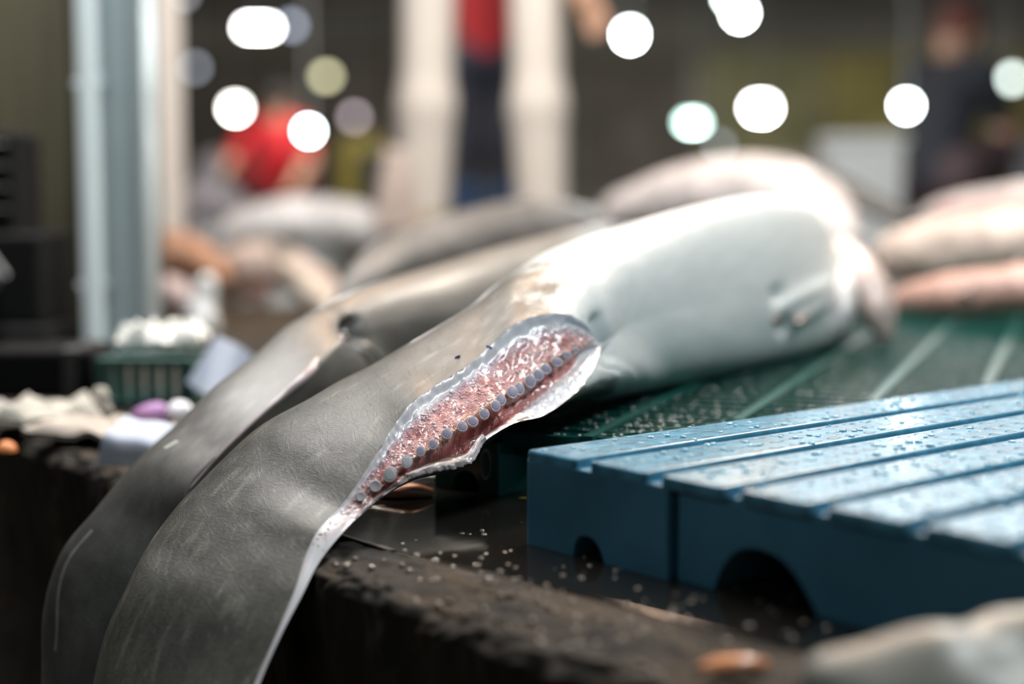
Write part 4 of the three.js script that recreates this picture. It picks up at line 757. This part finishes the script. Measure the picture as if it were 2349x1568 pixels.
// grey fish on a box behind the posts
{ const t = thing('fish_box', 'low grey plastic fish box under the mauve grey fish', 'box'), p = at(490, 560, 5.2), m = std(0.3, 0.3, 0.31, 0.5); t.position.set(p.x, 0, -5.2); part(t, 'tub', box(0.34, 0.11, 0.3, 0, 0.056, 0, 0.012), m); part(t, 'rim', box(0.37, 0.02, 0.33, 0, 0.112, 0, 0.008), m); }
farFish('fish', 'mauve grey fish on the heap behind the cream post', 'fish', [[420, 520, 5.2, 0.02], [450, 470, 5.2, 0.07], [490, 460, 5.2, 0.08], [540, 490, 5.2, 0.06], [570, 530, 5.2, 0.01]], fishSkin(0.42, 0.38, 0.4, farGloss), [['dorsal_fin', [[450, 420, 5.2], [510, 415, 5.2], [500, 350, 5.2], [470, 360, 5.2]], 0.02]]);
{
  const wbag = single('plastic_bag', 'upright white plastic bag standing beside the pale pink fish', 'bag', sweep([[0, 0, 0, 0.034, 0.034], [0, 0.02, 0, 0.036, 0.032], [0.006, 0.06, 0, 0.026, 0.022], [0.012, 0.095, 0, 0.03, 0.015], [0.014, 0.105, 0, 0.02, 0.008]], 30, 20, 0.35), std(0.76, 0.78, 0.79, 0.35)); const q = on(462, 762, 0); wbag.position.set(q.x, 0.002, q.z);
  // bins behind the pale sharks
  const bin = (px0, px1, py, D, h, mat, label) => { const t = thing('fish_bin', label, 'bin'), a = at(px0, py, D), b = at(px1, py, D), w = b.x - a.x; t.position.set((a.x + b.x) / 2, 0, -D); const tw = 0.02;
    for (const s of [-1, 1]) { part(t, 'side_wall', box(tw, h, w * 0.8, s * (w / 2 - tw / 2), h / 2, 0, 0.006), mat); part(t, 'end_wall', box(w - 2 * tw, h, tw, 0, h / 2, s * (w * 0.4 - tw / 2), 0.006), mat); }
    part(t, 'bottom', box(w - 2 * tw, 0.02, w * 0.8 - 2 * tw, 0, 0.012, 0, 0.004), mat); part(t, 'rim', box(w + 0.03, 0.03, 0.03, 0, h - 0.02, w * 0.4, 0.008), mat); return t; };
  bin(1880, 2050, 600, 5.6, 0.46, std(0.62, 0.66, 0.66, 0.45), 'tall pale grey plastic fish bin behind the dark pointed fin');
  bin(1985, 2060, 600, 9.8, 0.5, std(0.66, 0.65, 0.62, 0.45), 'narrow off white plastic fish bin behind the worker in navy');
  bin(2300, 2450, 600, 9.4, 0.55, std(0.50, 0.56, 0.66, 0.45), 'pale blue plastic fish bin behind the yellow crate');
  const yp = thing('yellow_drum', 'olive yellow plastic drum behind the white bellied shark', 'drum'), yb = on(845, 560, 0); yp.position.set(at(835, 560, 7).x, 0, -7); yp.scale.y = 0.75;
  part(yp, 'barrel', new THREE.LatheGeometry([[0, 0], [0.1, 0], [0.11, 0.03], [0.115, 0.2], [0.11, 0.22], [0.115, 0.24], [0.115, 0.42], [0.11, 0.44], [0.115, 0.46], [0.11, 0.62], [0.09, 0.65], [0, 0.65]].map(q => new THREE.Vector2(...q)), 28), std(0.42, 0.34, 0.06, 0.5));
  part(yp, 'lid', new THREE.CylinderGeometry(0.08, 0.09, 0.03, 24).translate(0, 0.665, 0), std(0.35, 0.28, 0.05, 0.5));
  const yc = thing('yellow_crate', 'yellow plastic crate on the ground behind the worker in navy', 'crate'); yc.position.set(at(2285, 500, 8.9).x, 0, -8.9);
  const ym = std(0.52, 0.42, 0.02, 0.5); for (let i = 0; i < 4; i++) for (const s of [-1, 1]) part(yc, 'slat', box(0.12, 0.07, 0.015, 0, 0.06 + i * 0.11, s * 0.13, 0.003), ym); for (const s of [-1, 1]) part(yc, 'end_panel', box(0.015, 0.45, 0.26, s * 0.06, 0.225, 0, 0.003), ym);
  const cr = thing('black_crate', 'black plastic crate standing on end beside the olive yellow drum', 'crate'); cr.position.set(at(858, 520, 6.4).x, 0, -6.4);
  const cm = std(0.02, 0.02, 0.02, 0.5); for (const s of [-1, 1]) part(cr, 'side_panel', box(0.012, 0.42, 0.2, s * 0.05, 0.21, 0, 0.003), cm); part(cr, 'back_panel', box(0.1, 0.42, 0.012, 0, 0.21, -0.09, 0.003), cm); for (let i = 0; i < 5; i++) part(cr, 'slat', box(0.1, 0.05, 0.01, 0, 0.05 + i * 0.08, 0.095, 0.002), cm);
}

// ------------------------------------------------------------------ people
const skinMat = std(0.56, 0.33, 0.22, 0.5), hairMat = std(0.02, 0.016, 0.014, 0.6);
function handBones(w, dir, side, curl = 0.35) {   // wrist, unit direction of the fingers, unit direction towards the thumb
  const d = V3(...dir).normalize(), s = V3(...side), n = V3().crossVectors(d, s).normalize(); s.crossVectors(n, d).normalize();
  const W = V3(...w), P = (a, b, c) => W.clone().addScaledVector(d, a).addScaledVector(s, b).addScaledVector(n, c).toArray(), out = [];
  out.push([P(0, 0, 0), P(0.03, 0, 0), 0.026, 0.028], [P(0.03, 0.02, 0), P(0.085, 0.026, 0), 0.018, 0.015], [P(0.03, -0.02, 0), P(0.08, -0.026, 0), 0.018, 0.014], [P(0.03, 0, 0), P(0.088, 0, 0), 0.019, 0.016]);
  const palm = out.length;
  [[0.03, 0.07], [0.01, 0.08], [-0.011, 0.074], [-0.031, 0.058]].forEach(([o, l]) => { const a = P(0.088, o, 0), b = P(0.088 + l * 0.5, o * 1.12, l * curl * 0.5), c = P(0.088 + l * 0.85, o * 1.15, l * (0.5 * curl + 0.6 * curl)); out.push([a, b, 0.0095, 0.009], [b, c, 0.009, 0.0075]); });
  out.push([P(0.025, 0.026, 0.004), P(0.055, 0.056, 0.012), 0.012, 0.010], [P(0.055, 0.056, 0.012), P(0.085, 0.066, 0.02), 0.010, 0.008]);
  return out;
}
function headGeo(c, face, tilt) {   // centre, facing direction
  const f = V3(...face).normalize(), u = V3(...(tilt ?? [0, 1, 0])), r = V3().crossVectors(u, f).normalize(); u.crossVectors(f, r).normalize();
  const C = V3(...c), P = (a, b, d) => C.clone().addScaledVector(r, a).addScaledVector(u, b).addScaledVector(f, d).toArray();
  const bones = [[P(0, 0.03, -0.015), P(0, 0.04, 0.01), 0.088, 0.084], [P(0, -0.03, 0.02), P(0, -0.075, 0.055), 0.066, 0.036], [P(0, 0.01, 0.088), P(0, -0.022, 0.108), 0.010, 0.014], [P(-0.018, -0.058, 0.088), P(0.018, -0.058, 0.088), 0.008], [P(-0.05, 0.028, 0.07), P(-0.02, 0.03, 0.082), 0.011], [P(0.02, 0.03, 0.082), P(0.05, 0.028, 0.07), 0.011], [P(-0.083, 0.01, -0.01), P(-0.088, -0.025, -0.01), 0.016, 0.010], [P(0.083, 0.01, -0.01), P(0.088, -0.025, -0.01), 0.016, 0.010], [P(0, -0.06, -0.03), P(0, -0.13, -0.04), 0.056, 0.055]];
  const hair = [[P(0, 0.055, -0.03), P(0, 0.06, 0.0), 0.094, 0.09], [P(0, 0.01, -0.05), P(0, -0.03, -0.06), 0.085, 0.06]];
  return { skin: nets(bones, 0.007, 0.02), hair: nets(hair, 0.009, 0.03) };
}
function person(label, j, look, group) {
  const t = thing('person', label, 'person', group);
  const m = (a, b, k) => a.map((x, i) => lerp(x, b[i], k));
  const limbs = [], b = look.bulk ?? 1;
  const trunk = [[j.pelvis, j.chest, 0.125 * b, 0.135 * b], [m(j.shL, j.shR, 0.18), m(j.shL, j.shR, 0.82), 0.075, 0.075], [j.hipL, j.hipR, 0.105, 0.105], [j.chest, j.neck, 0.1, 0.055]];
  const arm = s => [[j['sh' + s], j['el' + s], 0.05, 0.042], [j['el' + s], j['wr' + s], 0.041, 0.028]];
  const leg = s => [[j['hip' + s], j['kn' + s], look.thigh ?? 0.08, 0.055], [j['kn' + s], j['an' + s], 0.054, 0.04]];
  const foot = s => [[j['an' + s], m(j['an' + s], j['to' + s], 0.15), 0.045, 0.045], [m(j['an' + s], j['to' + s], -0.15), j['to' + s], 0.042, 0.033]];
  for (const s of ['L', 'R']) limbs.push(...arm(s), ...leg(s), ...foot(s));
  const head = headGeo(j.head, j.face, j.tilt);
  const hands = ['L', 'R'].map(s => { const d = sub3(j['wr' + s], j['el' + s]); return nets(handBones(j['wr' + s], j['hd' + s] ?? d, s === 'L' ? [-1, 0.1, 1] : [1, 0.1, 1]), 0.006, 0.01); });
  const parts = [nets([...trunk, ...limbs, [j.neck, j.head, 0.055, 0.055]], 0.02, 0.05), head.skin, ...hands];
  part(t, 'body', mergeGeometries(parts), skinMat);
  part(t, 'hair', head.hair, look.hair ?? hairMat);
  const inflate = (bs, e, f = 1) => bs.map(([p, q, ra, rb]) => [p, q, ra * f + e, (rb ?? ra) * f + e]);
  const sleeve = look.sleeve ?? 1, sl = ['L', 'R'].flatMap(s => sleeve >= 1 ? arm(s).map((x, i) => i ? [x[0], m(x[0], x[1], 0.85), x[2], x[3]] : x) : [[j['sh' + s], m(j['sh' + s], j['el' + s], sleeve * 1.6), 0.05, 0.046]]);
  part(t, 'shirt', nets(inflate([...trunk.slice(0, 2), ...sl, [j.chest, m(j.chest, j.neck, 0.6), 0.1, 0.07]], 0.014), 0.02, 0.05), look.shirt);
  const lg = ['L', 'R'].flatMap(s => { const x = leg(s); return [x[0], [x[1][0], m(x[1][0], x[1][1], look.bootless ? 0.95 : 0.7), x[1][2] + (look.baggy ?? 0), x[1][3] + (look.baggy ?? 0) + 0.006]]; });
  part(t, 'trousers', nets(inflate([[j.pelvis, m(j.pelvis, j.chest, 0.3), 0.125 * b, 0.125 * b], [j.hipL, j.hipR, look.thigh ? 0.085 : 0.105, look.thigh ? 0.085 : 0.105], ...lg], 0.012 + (look.baggy ?? 0) * 0.6), 0.018, 0.04), look.trousers);
  for (const s of ['L', 'R']) part(t, 'boot', nets(inflate([[m(j['kn' + s], j['an' + s], look.bootFrom ?? 0.55), j['an' + s], 0.055, 0.048], ...foot(s)], look.bootFat ?? 0.014), 0.014, 0.03), s === 'L' ? look.bootL ?? look.boot : look.boot);
  return t;
}
const stand = (w, o = {}) => ({ pelvis: [0, 0.95, 0], chest: [0, 1.27, 0.01], neck: [0, 1.46, 0.01], head: [0, 1.6, 0.04], face: [0, -0.1, 1], shL: [-0.19, 1.41, 0], shR: [0.19, 1.41, 0], elL: [-0.25, 1.13, -0.02], elR: [0.25, 1.13, -0.02], wrL: [-0.26, 0.89, 0.06], wrR: [0.26, 0.89, 0.06], hipL: [-0.1, 0.91, 0], hipR: [0.1, 0.91, 0], knL: [-w, 0.5, 0.03], knR: [w, 0.5, 0.03], anL: [-w * 1.1, 0.09, 0], anR: [w * 1.1, 0.09, 0], toL: [-w * 1.3, 0.04, 0.17], toR: [w * 1.3, 0.04, 0.17], ...o });
{
  const cream = std(0.66, 0.61, 0.55, 0.7), white = std(0.74, 0.73, 0.71, 0.5), khaki = std(0.48, 0.39, 0.24, 0.6), redShirt = std(0.50, 0.02, 0.025, 0.7), navy = std(0.03, 0.032, 0.055, 0.7), blueBoot = std(0.03, 0.10, 0.25, 0.4);
  const D = 4.5, a = person('person in cream white trousers standing with feet apart, one hand hanging', stand(0.158, { hipL: [-0.15, 0.98, 0], hipR: [0.15, 0.98, 0], pelvis: [0, 1.06, 0], elL: [-0.3, 1.2, -0.05], wrL: [-0.2, 1.08, 0.16], shR: [0.19, 1.36, 0.02], elR: [0.24, 1.08, 0.02], wrR: [0.26, 0.82, 0.1], hdR: [0.07, -0.10, 0.03], toR: [0.36, 0.05, 0.20] }), { shirt: std(0.55, 0.55, 0.53, 0.8), trousers: cream, boot: white, bootL: khaki, thigh: 0.062, baggy: 0.01, bulk: 0.95, bootFrom: 0.25, bootFat: 0.022 });
  a.position.set(at(1107, 500, D).x, 0, -D);
  const b = person('person in red shirt, navy trousers and blue boots seen between the white trousers', stand(0.085), { shirt: redShirt, trousers: navy, boot: blueBoot, sleeve: 0.5 });
  b.position.set(at(1118, 500, 8).x, 0, -8);
  const squat = (o = {}) => ({ pelvis: [0, 0.32, -0.05], chest: [0, 0.62, 0.1], neck: [0, 0.8, 0.15], head: [0, 0.92, 0.22], face: [0, -0.4, 1], shL: [-0.18, 0.74, 0.12], shR: [0.18, 0.74, 0.12], elL: [-0.28, 0.5, 0.3], elR: [0.24, 0.5, 0.3], wrL: [-0.22, 0.36, 0.5], wrR: [0.16, 0.32, 0.5], hipL: [-0.1, 0.3, -0.03], hipR: [0.1, 0.3, -0.03], knL: [-0.2, 0.46, 0.34], knR: [0.2, 0.46, 0.34], anL: [-0.17, 0.1, 0.08], anR: [0.17, 0.1, 0.08], toL: [-0.2, 0.05, 0.26], toR: [0.2, 0.05, 0.26], ...o });
  const c = person('worker in red shirt crouching behind the white bellied shark', squat({ face: [0, -0.9, 0.5], elL: [-0.34, 0.5, 0.16], wrL: [-0.38, 0.38, 0.34] }), { shirt: std(0.55, 0.012, 0.02, 0.7), trousers: std(0.2, 0.008, 0.012, 0.7), boot: std(0.04, 0.04, 0.04, 0.5), sleeve: 0.5 });
  c.position.set(at(645, 400, 11).x, 0, -11); c.scale.setScalar(0.95);
  const d = person('worker in navy shirt crouching with bare forearms beside the far bins', squat({ face: [0, -0.7, 0.8], elL: [-0.2, 0.5, 0.28], elR: [0.2, 0.5, 0.28], wrL: [-0.14, 0.36, 0.46] }), { shirt: std(0.018, 0.021, 0.03, 0.8), trousers: std(0.09, 0.055, 0.06, 0.8), boot: std(0.03, 0.03, 0.03, 0.5), sleeve: 0.45, hair: std(0.16, 0.05, 0.04, 0.7) });
  d.position.set(at(2148, 400, 8.0).x, 0, -8.0); d.rotation.y = 2.5; d.scale.setScalar(1.15);
}

renderer.render(scene, camera);
